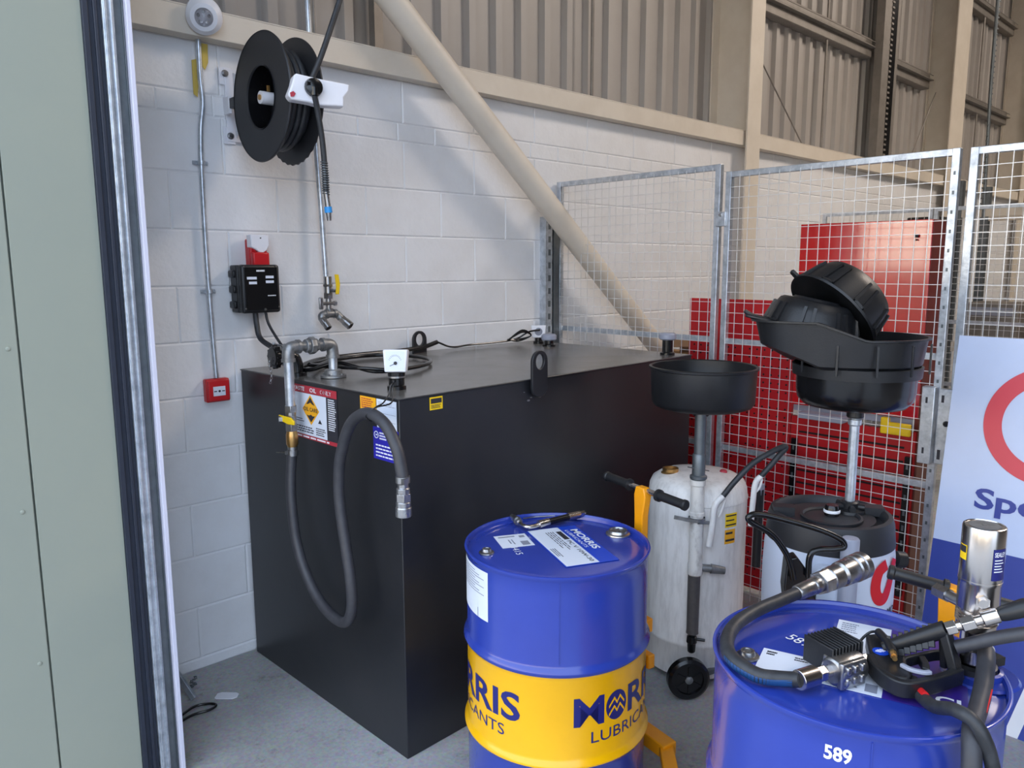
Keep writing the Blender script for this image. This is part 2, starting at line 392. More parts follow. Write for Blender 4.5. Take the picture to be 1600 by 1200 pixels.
# --- steel frame on the back wall
def column(x, z1=7.4, label='', w=0.19, bw=None):
    t = thing('steel_column', label, 'column', (x, 3.3, 0), group='cream steel columns on the back wall')
    b = MB(); b.box((x, 3.137, z1 / 2), (w, 0.014, z1)); b.box((x, 3.46, z1 / 2 + 1.38), (bw or w, 0.014, z1 - 2.76)); b.build('flange', 'cream', t, bevel=0.002)
    b = MB(); b.box((x, 3.3, z1 / 2 + 1.38), (0.012, 0.31, z1 - 2.76)); b.build('web', 'cream', t)
    b = MB(); b.box((x, 3.115, 0.01), (0.28, 0.16, 0.02)); b.build('base_plate', 'cream', t)
column(5.45, label='cream steel column nearest the diagonal brace, behind the cage top')
column(9.85, label='second cream steel column, right of the dark vertical cable tray', w=0.42, bw=0.1)
column(12.75, label='cream steel column at the far right edge of the picture', w=0.3, bw=0.1)
t = thing('wall_brace', 'round cream steel tube running diagonally across the white block wall', 'brace', (5.4, 3.05, 0.1))
b = MB(); b.cyl((1.25, 3.05, 3.66), (5.38, 3.05, 0.22), 0.062, n=32); b.build('tube', 'cream', t)
b = MB(); b.box((5.42, 3.05, 0.13), (0.16, 0.012, 0.26)); b.build('gusset', 'cream', t)
for (x0, x1, z, lab, g) in ((5.55, 8.05, 3.86, 'galvanised cladding rail between the first column and the dark cable tray', None), (8.5, 9.64, 3.8, 'short galvanised cladding rail between cable tray and second column', None),
                        (10.1, 12.6, 3.76, 'lower galvanised cladding rail right of the second column', None), (10.1, 12.6, 4.93, 'upper galvanised cladding rail in the top right corner', None)):
    b = MB(); b.box(((x0 + x1) / 2, 3.36, z), (x1 - x0, 0.05, 0.012)); b.box(((x0 + x1) / 2, 3.385, z), (x1 - x0, 0.008, 0.17)); b.box(((x0 + x1) / 2, 3.43, z + 0.085), (x1 - x0, 0.09, 0.008)); b.box(((x0 + x1) / 2, 3.43, z - 0.085), (x1 - x0, 0.09, 0.008)); b.box(((x0 + x1) / 2, 3.345, z + 0.05), (x1 - x0, 0.006, 0.01))
    single(b, 'cladding_rail', 'girt', ((x0 + x1) / 2, 3.4, z), lab, 'rail', group='galvanised rails on the cladding', bevel=0.003)
for (x, lab, r) in ((1.93, 'thin sag rod on the cladding just left of the diagonal brace top', 0.008), (3.9, 'thin galvanised sag rod on the cladding over the middle of the tank', 0.011), (7.12, 'thin sag rod between the first column and the dark cable tray', 0.011), (11.4, 'thin sag rod on the cladding right of the second column', 0.012)):
    b = MB(); b.cyl((x, 3.4, 2.74), (x, 3.4, 7.3), r, n=8); single(b, 'sag_rod', 'girt', (x, 3.4, 2.74), lab, 'rod', group='sag rods on the cladding')
b = MB(); b.box((2.30, 3.44, 5.0), (0.05, 0.05, 4.6)); single(b, 'shadow_gap_strip', 'girt', (2.3, 3.44, 2.74), 'dark vertical strip drawing a shadow gap on the cladding left of the brace', 'shadow')  # added strip that draws the dark line of a shadow gap
b = MB(); b.cyl((5.83, 3.3, 3.33), (6.6, 3.3, 2.75), 0.006, n=8); single(b, 'tie_wire', 'girt', (6.6, 3.3, 2.75), 'thin slanting wire on the cladding right of the first column', 'wire', group='thin wires on the cladding')
b = MB(); b.cyl((8.9, 3.3, 2.75), (9.62, 3.3, 3.66), 0.006, n=8); single(b, 'tie_wire', 'girt', (8.9, 3.3, 2.75), 'thin slanting wire rising to the second column', 'wire', group='thin wires on the cladding')
t = thing('cable_tray', 'dark vertical cable tray with galvanised side between two columns', 'cable tray', (8.2, 3.3, 2.75))
b = MB(); b.box((8.29, 3.3, 5.0), (0.16, 0.04, 4.5)); b.m = 1
for k in range(90): b.box((8.22, 3.272, 2.8 + k * 0.05), (0.05, 0.02, 0.018))
b.build('tray', ['blackgloss', 'girt'], t)
b = MB(); b.box((8.12, 3.31, 5.0), (0.16, 0.08, 4.5)); b.box((8.42, 3.31, 5.0), (0.06, 0.05, 4.5)); b.build('side_plate', 'girt', t)
b = MB()
b.tube([(8.72, 2.5, 5.5), (8.72, 2.5, 3.7), (8.78, 2.5, 2.9), (8.85, 2.5, 2.2)], 0.016, 8)
for k in range(60): b.box((8.76, 2.5, 2.3 + k * 0.05), (0.07, 0.01, 0.012))
single(b, 'hanging_chain', 'galvdark', (8.85, 2.5, 2.2), 'grey chain hanging in front of the cladding right of the second column', 'chain')

# ================================================================ WALL FITTINGS
# sounder beacon on the top channel
t = thing('alarm_beacon', 'round white alarm beacon with clear dome at top of conduit', 'alarm beacon', (1.31, 3.15, 2.71))
ax = V(-0.42, -1, -0.42).normalized()
b = MB(); b.lathe([(0.066, 0), (0.070, 0.008), (0.070, 0.028), (0.064, 0.034), (0, 0.034)], (1.31, 3.17, 2.72), (0, -1, 0), 36); b.build('base', 'white', t)
o = V(1.305, 3.145, 2.715)
b = MB(); b.lathe([(0.048, 0), (0.064, 0.018), (0.066, 0.036), (0.050, 0.056), (0.034, 0.058), (0.032, 0.046), (0, 0.046)], o, ax, 36); b.build('housing', 'white', t)
b = MB(); b.lathe([(0.036, 0.040), (0.034, 0.056), (0.022, 0.068), (0, 0.073)], o, ax, 28); b.build('dome', 'glass', t)
b = MB()
for k in range(5): 
    a = k * 1.257; X_, Y_, Z_ = basis(ax); p = o + Z_ * 0.049 + (X_ * math.cos(a) + Y_ * math.sin(a)) * 0.018; b.cyl(p, p + Z_ * 0.006, 0.006, n=10)
b.build('lamp', 'steel', t)
# conduit
t = thing('steel_conduit', 'thin galvanised conduit running down the wall to the red call point', 'conduit', (1.29, WY, 1.28))
b = MB(); b.tube([(1.302, 3.205, 2.67), (1.300, 3.205, 2.50), (1.306, 3.209, 2.40), (1.290, 3.209, 2.28), (1.284, 3.209, 2.10), (1.283, 3.209, 1.7), (1.292, 3.209, 1.28)], 0.0105, 14, 8); b.build('pipe', 'galv', t)
for z in (2.163, 1.643):
    b = MB(); b.box((1.285, 3.222, z), (0.062, 0.006, 0.016)); b.lathe([(0.0145, -0.008), (0.0145, 0.008)], (1.286, 3.209, z), (0, 0, 1), 16)
    for s in (-1, 1): b.cyl((1.285 + s * 0.025, 3.220, z), (1.285 + s * 0.025, 3.213, z), 0.006, n=10)
    b.build('clip', 'galv', t, bevel=0.001)
b = MB(); b.prism([(0, 0), (0.03, 0.0), (0.028, -0.07), (0.014, -0.10), (0.004, -0.09)], (1.312, 3.216, 2.63), (1, 0, 0), (0, 0, 1), 0.002); b.prism([(0, 0), (0.03, 0.01), (0.016, -0.14), (0.0, -0.13)], (1.275, 3.219, 2.56), (1, 0, 0), (0, 0, 1), 0.002)
single(b, 'yellow_tape', 'tape', (1.29, 3.22, 2.55), 'torn yellow tape stuck round the conduit below the beacon', 'tape')
# call point
t = thing('fire_call_point', 'small red fire alarm call point at the bottom of the conduit', 'call point', (1.292, WY, 1.18))
b = MB(); b.box((1.292, 3.212, 1.228), (0.10, 0.036, 0.098)); b.build('case', 'red', t, bevel=0.005)
b = MB(); b.box((1.292, 3.189, 1.228), (0.092, 0.012, 0.088)); b.build('front', 'red', t, bevel=0.004)
b = MB(); b.box((1.292, 3.1825, 1.226), (0.052, 0.003, 0.040)); b.build('window', 'paper', t, bevel=0.0008)
b = MB(); b.lathe([(0.005, 0), (0.005, 0.001)], (1.292, 3.1808, 1.226), (0, -1, 0), 12); b.box((1.275, 3.1805, 1.226), (0.012, 0.001, 0.004)); b.box((1.309, 3.1805, 1.226), (0.012, 0.001, 0.004)); b.build('printing', 'ink', t)
# siren
t = thing('siren_strobe', 'small alarm siren with white cover over red lens, above black control box', 'siren', (1.497, WY, 1.75))
b = MB(); b.box((1.497, 3.205, 1.80), (0.078, 0.05, 0.125)); b.box((1.497, 3.19, 1.775), (0.074, 0.07, 0.062)); b.build('lens', 'red', t, bevel=0.006)
b = MB(); b.prism([(-0.041, 0.065), (0.041, 0.065), (0.043, 0.02), (0.030, 0.0), (0.012, -0.012), (-0.004, -0.010), (-0.022, 0.004), (-0.041, 0.012)], (1.497, 3.163, 1.815), (1, 0, 0), (0, 0, 1), -0.042); b.build('cover', 'white', t, bevel=0.004)
b = MB(); b.cyl((1.50, 3.164, 1.866), (1.50, 3.161, 1.866), 0.003, n=8); b.build('screw', 'ink', t)
# control box
t = thing('control_box', 'black plastic tank alarm control box on the wall', 'control box', (1.47, WY, 1.55))
b = MB(); b.box((1.47, 3.195, 1.652), (0.17, 0.066, 0.20)); 
for z in (1.585, 1.65, 1.715): b.box((1.382, 3.20, z), (0.016, 0.05, 0.03))
b.build('case', 'black', t, bevel=0.006)
b = MB(); b.box((1.475, 3.145, 1.652), (0.172, 0.040, 0.204)); b.build('lid', 'black', t, bevel=0.012, seg=3)
F = Face((1.392, 3.1235, 1.552), (1, 0, 0), (0, 0, 1), 0.166, 0.20)
b = MB(); F.rect(b, 0.08, 0.06, 0.94, 0.95, 0.0006, 0.0004); b.build('panel', 'blackgloss', t)
b = MB()
for (x0, x1, y) in ((0.12, 0.38, 0.70), (0.17, 0.38, 0.60), (0.62, 0.84, 0.72), (0.62, 0.84, 0.62)): F.rect(b, x0, y, x1, y + 0.055, 0.0014)
b.build('window', 'paper', t)
b = MB(); F.lines(b, 0.38, 0.86, 0.62, 0.90, 1, 0.9); F.lines(b, 0.66, 0.34, 0.88, 0.37, 1, 0.7); b.build('printing', 'inkwhite', t)
b = MB(); 
for (x, z) in ((1.402, 1.745), (1.545, 1.748), (1.402, 1.570), (1.55, 1.574)):
    b = MB(); b.cyl((x, 3.128, z), (x, 3.123, z), 0.0035, n=8); b.build('screw', 'steel', t)
b = MB(); b.cyl((1.487, 3.128, 1.565), (1.487, 3.118, 1.565), 0.005, n=10); b.build('lamp', 'steel', t)
for (nm, x, r, pts) in (('cable_conduit', 1.46, 0.0115, [(1.458, 3.16, 1.565), (1.457, 3.15, 1.50), (1.458, 3.12, 1.44), (1.475, 3.02, 1.40), (1.50, 2.93, 1.345), (1.53, 2.93, 1.325)]),
                    ('signal_cable', 1.505, 0.006, [(1.503, 3.16, 1.56), (1.507, 3.14, 1.50), (1.515, 3.07, 1.43), (1.53, 2.99, 1.36), (1.56, 2.96, 1.328)])):
    b = MB(); b.tube(pts, r, 12, 8); single(b, nm, 'rubber', pts[0], 'thick black cable from control box down to the tank' if r > 0.01 else 'thin black cable from control box down to the tank', 'cable')

# --- hose reel
t = thing('hose_reel', 'black double-disc hose reel on white wall bracket', 'hose reel', (1.46, 2.89, 2.385))
C0 = V(1.40, 2.893, 2.385)
def disc(x, teeth=False):
    n = 72; ro = 0.237; ri = 0.118
    out = [((ro + (0.005 if teeth and k % 2 and 26 < k < 66 else 0)) * math.cos(2 * PI * k / n), (ro + (0.005 if teeth and k % 2 and 26 < k < 66 else 0)) * math.sin(2 * PI * k / n)) for k in range(n)]
    b = MB(); b.ring(out, circ(ri, n), (x, C0.y, C0.z), (0, -1, 0), (0, 0, 1), -0.006)
    return b
b = disc(1.402); b.lathe([(0.237, -0.002), (0.240, 0.003), (0.237, 0.01)], (1.402, C0.y, C0.z), (1, 0, 0), 72, caps=False); b.lathe([(0.118, -0.004), (0.114, 0.0), (0.112, 0.05)], (1.402, C0.y, C0.z), (1, 0, 0), 64, caps=False); b.build('disc', 'reelblack', t)
b = disc(1.532, True); b.build('disc', 'reelblack', t)
b = MB(); b.lathe([(0.112, 0), (0.112, 0.13)], (1.404, C0.y, C0.z), (1, 0, 0), 48, caps=False)
for k in range(6):
    a = k * PI / 3 + 0.3; b.bar((1.51, C0.y + 0.03 * math.cos(a), C0.z + 0.03 * math.sin(a)), (1.51, C0.y + 0.115 * math.cos(a), C0.z + 0.115 * math.sin(a)), 0.03, 0.012, (1, 0, 0))
b.lathe([(0.115, 0), (0.115, 0.006)], (1.518, C0.y, C0.z), (1, 0, 0), 40)
b.build('drum', 'blackgloss', t)
b = MB()
for i, (r0, m) in enumerate(((0.135, 4), (0.158, 4), (0.181, 3))):
    for k in range(m + 1): 
        pr_ = [(r0 + 0.0115 * math.cos(a), 0.0115 * math.sin(a)) for a in [2 * PI * q / 10 for q in range(10)]]
        b.lathe([(r, h + 1.422 + k * 0.0235) for r, h in pr_], (0, C0.y, C0.z), (1, 0, 0), 56, closed=True)
b.build('wound_hose', 'rubber', t, ang=60)
b = MB(); b.cyl((1.40, C0.y, C0.z), (1.53, C0.y, C0.z), 0.024, n=24); b.build('hub', 'white', t)
b = MB(); b.cyl((1.394, C0.y, C0.z), (1.401, C0.y, C0.z), 0.010, n=16); b.cyl((1.43, C0.y - 0.01, C0.z + 0.024), (1.43, C0.y - 0.01, C0.z + 0.045), 0.007, n=6); b.build('hub_bolt', 'brass', t)
b = MB()
b.box((1.455, 3.2235, 2.405), (0.10, 0.012, 0.29))
b.prism([(0, 0), (0.055, -0.02), (0.09, -0.09), (0.09, -0.15), (0.055, -0.22), (0, -0.26)], (1.44, 3.205, 2.535), (0, -1, 0), (0, 0, 1), 0.006)
b.box((1.41, 3.224, 2.52), (0.05, 0.008, 0.07)); b.box((1.415, 3.224, 2.285), (0.05, 0.008, 0.07)); b.box((1.405, 3.2, 2.40), (0.014, 0.05, 0.07))
b.bar((1.52, 3.21, 2.40), (1.55, 2.9, 2.385), 0.05, 0.03)
b.build('bracket', 'white', t, bevel=0.002)
for (x, z) in ((1.408, 2.53), (1.418, 2.283)):
    b = MB(); b.cyl((x, 3.22, z), (x, 3.205, z), 0.011, n=6); b.lathe([(0.014, 0), (0.014, 0.003)], (x, 3.2195, z), (0, -1, 0), 16)
    b.build('bolt', 'steel', t)
b = MB(); b.box((1.412, 3.155, 2.405), (0.02, 0.05, 0.04)); b.build('stop', 'black', t, bevel=0.002)
# outlet arm: white housing with black swivel
g = MB()
gx, gy, gz = V(0.92, -0.25, 0.03).normalized(), V(0.25, 0.92, 0).normalized(), V(0, 0, 1)
P0 = V(1.375, 2.60, 2.333)
g.prism([(-0.012, 0.012), (0.0, -0.004), (0.06, -0.010), (0.10, -0.018), (0.19, -0.018), (0.19, 0.014), (0.21, 0.038), (0.212, 0.062), (0.10, 0.074), (0.022, 0.086), (0.012, 0.080), (0.004, 0.05)], P0, gx, gz, -0.055)
g.build('outlet_housing', 'white', t, bevel=0.006, seg=3)
b = MB(); fo = P0 + V(-0.003, 0, 0.004) - gy * 0.002
b.prism([(0.0, 0.0), (0.012, 0.002), (0.018, 0.012), (0.010, 0.020), (-0.002, 0.014)], fo, gx, gz, 0.001); b.build('logo', 'redprint', t)
b = MB(); sw = P0 + gx * 0.078 + gz * 0.040
b.lathe([(0.030, 0), (0.033, 0.008), (0.030, 0.022), (0.018, 0.026), (0, 0.026)], sw, -gy, 20)
b.lathe([(0.018, 0), (0.016, 0.03)], sw - gy * 0.012, (0, 0, -1), 16); b.box(sw - gy * 0.016 + gz * 0.008, (0.06, 0.012, 0.012)); b.build('swivel', 'blackgloss', t, bevel=0.001)
# outlet hose going down, feed hose going up
s0 = sw - gy * 0.012 - gz * 0.02
t = thing('outlet_hose', 'short black hose with spring guard and blue-banded coupling hanging from reel', 'hose', tuple(s0))
b = MB(); hp = [tuple(s0), (1.468, 2.585, 2.30), (1.490, 2.60, 2.21), (1.502, 2.61, 2.12), (1.506, 2.615, 2.05), (1.508, 2.618, 2.02)]; b.tube(hp, 0.0105, 14, 8); b.build('hose_tube', 'rubber', t)
b = MB(); c_ = catmull([(1.500, 2.61, 2.13), (1.505, 2.613, 2.07), (1.508, 2.618, 2.01)], 6); hel = []
ln = len(c_) - 1
for k in range(0, 14 * 16 + 1):
    u = k / (14 * 16) * ln; i = min(int(u), ln - 1); p = c_[i].lerp(c_[i + 1], u - i); a = 2 * PI * k / 16; hel.append(p + V(math.cos(a), math.sin(a), 0) * 0.0125)
b.tube(hel, 0.002, 5, 1); b.build('spring_guard', 'galvdark', t)
b = MB(); b.cyl((1.508, 2.618, 2.02), (1.516, 2.62, 1.965), 0.010, 0.011, 14); b.cyl((1.517, 2.62, 1.945), (1.519, 2.62, 1.915), 0.011, 0.008, 14); b.build('ferrule', 'steel', t)
b = MB(); b.cyl((1.5155, 2.62, 1.966), (1.5175, 2.62, 1.944), 0.0145, n=18); b.build('band', 'skyblue', t)
b = MB(); b.tube([(1.47, 2.63, 2.41), (1.51, 2.62, 2.50), (1.56, 2.62, 2.62), (1.615, 2.62, 2.76), (1.69, 2.63, 2.95)], 0.0105, 14, 8); single(b, 'feed_hose', 'rubber', (1.69, 2.63, 2.95), 'black hose rising from the reel arm out of the top of the picture', 'hose')

# --- pipe with lever valve and twin outlets on the wall
t = thing('air_line', 'thin galvanised pipe down the wall ending in valve and twin outlets', 'pipe', (1.80, 3.2, 1.5))
b = MB(); b.tube([(1.782, 3.19, 3.4), (1.783, 3.19, 2.9), (1.795, 3.19, 2.35), (1.805, 3.18, 2.0), (1.81, 3.17, 1.70)], 0.0125, 14, 4); b.build('pipe_run', 'galv', t)
b = MB(); b.cyl((1.812, 3.16, 1.70), (1.812, 3.16, 1.61), 0.019, n=16); b.cyl((1.812, 3.16, 1.665), (1.812, 3.16, 1.655), 0.024, n=6); b.cyl((1.812, 3.16, 1.625), (1.812, 3.16, 1.60), 0.022, n=6); b.cyl((1.812, 3.165, 1.64), (1.83, 3.12, 1.635), 0.008, n=10); b.build('ball_valve', 'steel', t)
b = MB(); b.prism([(-0.008, 0.055), (0.012, 0.055), (0.018, 0.01), (0.012, -0.035), (-0.006, -0.035), (-0.002, 0.0)], (1.83, 3.118, 1.655), (1, 0, 0), (0, 0, 1), 0.006); b.build('lever', 'yellow', t, bevel=0.002)
b = MB(); b.cyl((1.812, 3.16, 1.61), (1.812, 3.16, 1.53), 0.013, n=14); b.cyl((1.77, 3.15, 1.578), (1.84, 3.15, 1.578), 0.008, n=10); b.cyl((1.834, 3.15, 1.578), (1.846, 3.15, 1.578), 0.012, n=6); b.build('nipple', 'steel', t)
b = MB(); b.box((1.765, 3.145, 1.58), (0.02, 0.012, 0.055)); b.build('tee_handle', 'steel', t, bevel=0.004)
b = MB(); b.tube([(1.768, 3.145, 1.505), (1.770, 3.15, 1.523), (1.785, 3.15, 1.530), (1.82, 3.15, 1.530), (1.846, 3.15, 1.528), (1.862, 3.14, 1.508)], 0.0175, 14, 6); b.cyl((1.83, 3.15, 1.530), (1.845, 3.15, 1.530), 0.021, n=16); b.cyl((1.787, 3.15, 1.530), (1.800, 3.15, 1.530), 0.021, n=16); b.cyl((1.812, 3.155, 1.53), (1.812, 3.155, 1.555), 0.018, n=14); b.build('tee_pipe', 'castgrey', t)
for (p, q) in (((1.768, 3.145, 1.510), (1.779, 3.11, 1.468)), ((1.864, 3.14, 1.508), (1.888, 3.10, 1.472))):
    p = V(*p); q = V(*q); b = MB(); b.cyl(p, p.lerp(q, 0.5), 0.019, n=6); b.cyl(p.lerp(q, 0.4), q, 0.020 if p.x > 1.8 else 0.017, n=18); o = b.build('outlet', 'steel', t, bevel=0.0015)
    b = MB(); b.cyl(q, q + (q - p).normalized() * 0.0015, 0.013, n=16); b.build('opening', 'hole', o)

# ================================================================ WASTE OIL TANK
TR = R(2.2); TO = V(1.446, 2.09, 0)
def TW(x, y, z): return TO + V(x * math.cos(TR) - y * math.sin(TR), x * math.sin(TR) + y * math.cos(TR), z)
TX = V(math.cos(TR), math.sin(TR), 0); TY = V(-math.sin(TR), math.cos(TR), 0); UZ = V(0, 0, 1)
TWD, TDP, TH = 1.81, 1.122, 1.308
tank = thing('oil_tank', 'big black steel waste oil tank standing on the concrete against the wall', 'oil tank', tuple(TO), TR)
b = MB()
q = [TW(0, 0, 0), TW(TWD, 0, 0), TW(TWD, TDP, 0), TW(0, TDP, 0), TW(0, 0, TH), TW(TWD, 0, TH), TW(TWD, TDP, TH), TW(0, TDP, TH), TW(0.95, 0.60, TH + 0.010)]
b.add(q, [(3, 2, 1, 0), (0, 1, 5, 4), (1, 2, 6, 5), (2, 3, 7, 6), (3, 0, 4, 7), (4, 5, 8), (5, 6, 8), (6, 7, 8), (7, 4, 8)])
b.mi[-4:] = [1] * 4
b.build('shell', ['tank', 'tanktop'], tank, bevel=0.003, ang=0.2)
b = MB(); b.bar(TW(0.002, -0.002, 0.02), TW(0.002, -0.002, TH - 0.02), 0.006, 0.006); b.bar(TW(0, -0.002, TH - 0.003), TW(TWD, -0.002, TH - 0.003), 0.006, 0.005); b.bar(TW(-0.002, 0, TH - 0.003), TW(-0.002, TDP, TH - 0.003), 0.006, 0.005)
b.build('weld_seam', 'tank', tank, bevel=0.002)
def lug(o, u, h=0.18, w=0.088, t_=0.012):
    n = 24; out = []; inn = []
    for k in range(n):
        a = 2 * PI * k / n; inn.append((0.024 * math.cos(a), h - w / 2 + 0.030 * math.sin(a)))
        c, s = math.cos(a), math.sin(a)
        if s >= 0: out.append((w / 2 * c, h - w / 2 + w / 2 * s))
        else: out.append((max(-w / 2, min(w / 2, c * w * 0.9)), (h - w / 2) * (1 + s) if abs(c) < 0.55 else (h - w / 2) * (1 + s * 1.0)))
    b = MB(); b.ring(out, inn, o, u, (0, 0, 1), t_); return b
lug(TW(0.668, -0.013, 1.235), -TX * -1, 0.185).build('lifting_lug', 'tank', tank, bevel=0.002)
lug(TW(0.93, 1.06, 1.235), TX, 0.185).build('lifting_lug', 'tank', tank, bevel=0.002)
# weld spatter marks by the lug
b = MB()
for (x, z, s) in ((0.625, 1.225, .006), (0.64, 1.235, .004), (0.69, 1.232, .005), (0.71, 1.238, .004), (0.60, 1.26, .003), (0.715, 1.25, .003)): b.box(TW(x, -0.002, z), (s * 2, 0.004, s), TR)
b.build('weld_mark', 'steel', tank)
# stickers on the end face (-x) : right direction is -TY, normal is -TX
def endface(y0, y1, z0, z1): return Face(TW(-0.0012, y0, z0), -TY, UZ, y0 - y1, z1 - z0)
s = 0.0
F = endface(0.705, 0.372, 1.082, 1.292)
b = MB(); F.rect(b, 0, 0, 1, 1, 0.0008, 0.0008); wo = b.build('waste_oil_sticker', 'ink', tank); wo['label'] = 'red, white and black WASTE OIL ONLY sticker'
b = MB(); F.rect(b, 0, 0.86, 1, 1, 0.0014); F.rect(b, 0, 0, 1, 0.07, 0.0014); b.build('banner', 'redprint', wo)
b = MB(); F.rect(b, 0.08, 0.075, 0.78, 0.855, 0.0014); b.build('white_panel', 'paper', wo)
b = MB(); F.text(b, 'WASTE', 0.03, 0.89, 0.08, 0.30, 0.03); F.text(b, 'OIL', 0.44, 0.89, 0.08, 0.14, 0.03); F.text(b, 'ONLY', 0.66, 0.89, 0.08, 0.24, 0.03); F.lines(b, 0.06, 0.015, 0.96, 0.055, 1, 0.7, 0.0018); F.lines(b, 0.82, 0.26, 0.98, 0.84, 15, 0.5, 0.0018); b.build('lettering', 'inkwhite', wo)
b = MB(); F.poly(b, [(0.27, 0.56), (0.45, 0.84), (0.63, 0.56), (0.45, 0.28)], 0.0019); b.build('diamond', 'amber', wo)
b = MB(); F.poly(b, [(0.36, 0.655), (0.45, 0.80), (0.54, 0.655), (0.49, 0.67), (0.45, 0.70), (0.41, 0.67)], 0.0023); F.poly(b, [(0.36, 0.46), (0.41, 0.45), (0.45, 0.475), (0.49, 0.45), (0.54, 0.46), (0.45, 0.33)], 0.0023); F.text(b, 'OIL CARE', 0.45, 0.53, 0.075, 0.30, 0.02, 'c', 0.0024)
F.lines(b, 0.12, 0.11, 0.5, 0.24, 3, 0.5, 0.0018); F.lines(b, 0.55, 0.11, 0.76, 0.26, 4, 0.5, 0.0018); F.lines(b, 0.12, 0.30, 0.30, 0.38, 2, 0.4, 0.0018); F.poly(b, [(0.60, 0.34), (0.64, 0.42), (0.68, 0.34)], 0.0018); b.build('printing', 'ink', wo)
F = endface(0.222, 0.128, 1.250, 1.296)
b = MB(); F.rect(b, 0, 0, 1, 1, 0.0008, 0.0008); st = b.build('warning_sticker', 'amber', tank); b = MB(); F.lines(b, 0.08, 0.1, 0.9, 0.9, 5, 0.45); b.build('printing', 'redprint', st)
F = endface(0.124, 0.012, 1.188, 1.296)
b = MB(); F.rect(b, 0, 0, 1, 1, 0.0008, 0.0008); st = b.build('data_sheet_sticker', 'paper', tank); b = MB(); F.lines(b, 0.1, 0.78, 0.95, 0.93, 3, 0.3); F.rect(b, 0.06, 0.55, 0.94, 0.56); F.rect(b, 0.06, 0.3, 0.94, 0.31); b.build('printing', 'inkgrey', st)
F = endface(0.148, 0.004, 1.083, 1.196)
b = MB(); F.rect(b, 0, 0, 1, 1, 0.0016, 0.0016); st = b.build('service_sticker', 'blueprint', tank)
b = MB(); F.lines(b, 0.1, 0.06, 0.93, 0.50, 4, 0.4, 0.0022); F.lines(b, 0.26, 0.62, 0.56, 0.88, 3, 0.5, 0.0022)
b.ring(circ(0.013, 20), circ(0.010, 20), F.p(0.13, 0.76, 0.0018), F.u, F.v, 0.0004); F.rect(b, 0.11, 0.74, 0.17, 0.78, 0.0022); b.prism(circ(0.007, 14), F.p(0.64, 0.74, 0.0018), F.u, F.v, 0.0004); b.prism(circ(0.006, 14), F.p(0.70, 0.82, 0.0018), F.u, F.v, 0.0004); F.lines(b, 0.74, 0.62, 0.92, 0.72, 2, 0.5, 0.0022)
b.build('printing', 'inkwhite', st)
F = Face(TW(0.130, -0.0012, 1.252), TX, UZ, 0.058, 0.045)
b = MB(); F.rect(b, 0, 0, 1, 1, 0.0008, 0.0008); st = b.build('warning_sticker', 'yellow', tank)
b = MB(); F.rect(b, 0.08, 0.5, 0.92, 0.88, 0.0013); F.lines(b, 0.1, 0.1, 0.9, 0.42, 3, 0.5); b.build('printing', 'ink', st)
# level gauge on riser near the front corner
gp = V(1.560, 2.265, TH)
b = MB(); b.lathe([(0.034, 0), (0.034, 0.014), (0.028, 0.018), (0.028, 0.040), (0.031, 0.044), (0.031, 0.062), (0.022, 0.066)], gp, n=28); b.build('gauge_riser', 'blackgloss', tank)
b = MB(); b.lathe([(0.0285, 0.043), (0.032, 0.044), (0.032, 0.05), (0.0285, 0.051)], gp, n=28, closed=True); b.build('riser_ring', 'steel', tank)
gd = V(-0.70, -0.70, 0.12).normalized(); gu = gd.cross(UZ).normalized() * -1; gv = gd.cross(gu) * -1
if gv.z < 0: gv = -gv
gu = gv.cross(gd)
gc = gp + V(0, 0, 0.103)
F = Face(gc - gu * 0.042 - gv * 0.040 + gd * 0.022, gu, gv, 0.084, 0.080)
b = MB(); b.prism([(-0.038, -0.040), (0.038, -0.040), (0.044, 0.040), (-0.044, 0.040)], gc - gd * 0.02, gu, gv, 0.042); gh = b.build('level_gauge', 'white', tank, bevel=0.004)
b = MB(); F.rect(b, 0.10, 0.1, 0.9, 0.92, 0.0008, 0.0006); b.build('dial_plate', 'paper', gh)
b = MB()
for k in range(11):
    a = R(150 - k * 12); ca, sa = math.cos(a), math.sin(a); b.bar(F.p(0.5 + 0.26 * ca, 0.35 + 0.36 * sa, 0.0012), F.p(0.5 + 0.31 * ca, 0.35 + 0.43 * sa, 0.0012), 0.001, 0.0006, F.n)
b.bar(F.p(0.5, 0.38, 0.0014), F.p(0.28, 0.27, 0.0014), 0.0018, 0.001, F.n); b.cyl(F.p(0.52, 0.40, 0), F.p(0.52, 0.40, 0.005), 0.006, n=12); b.build('needle', 'ink', gh)
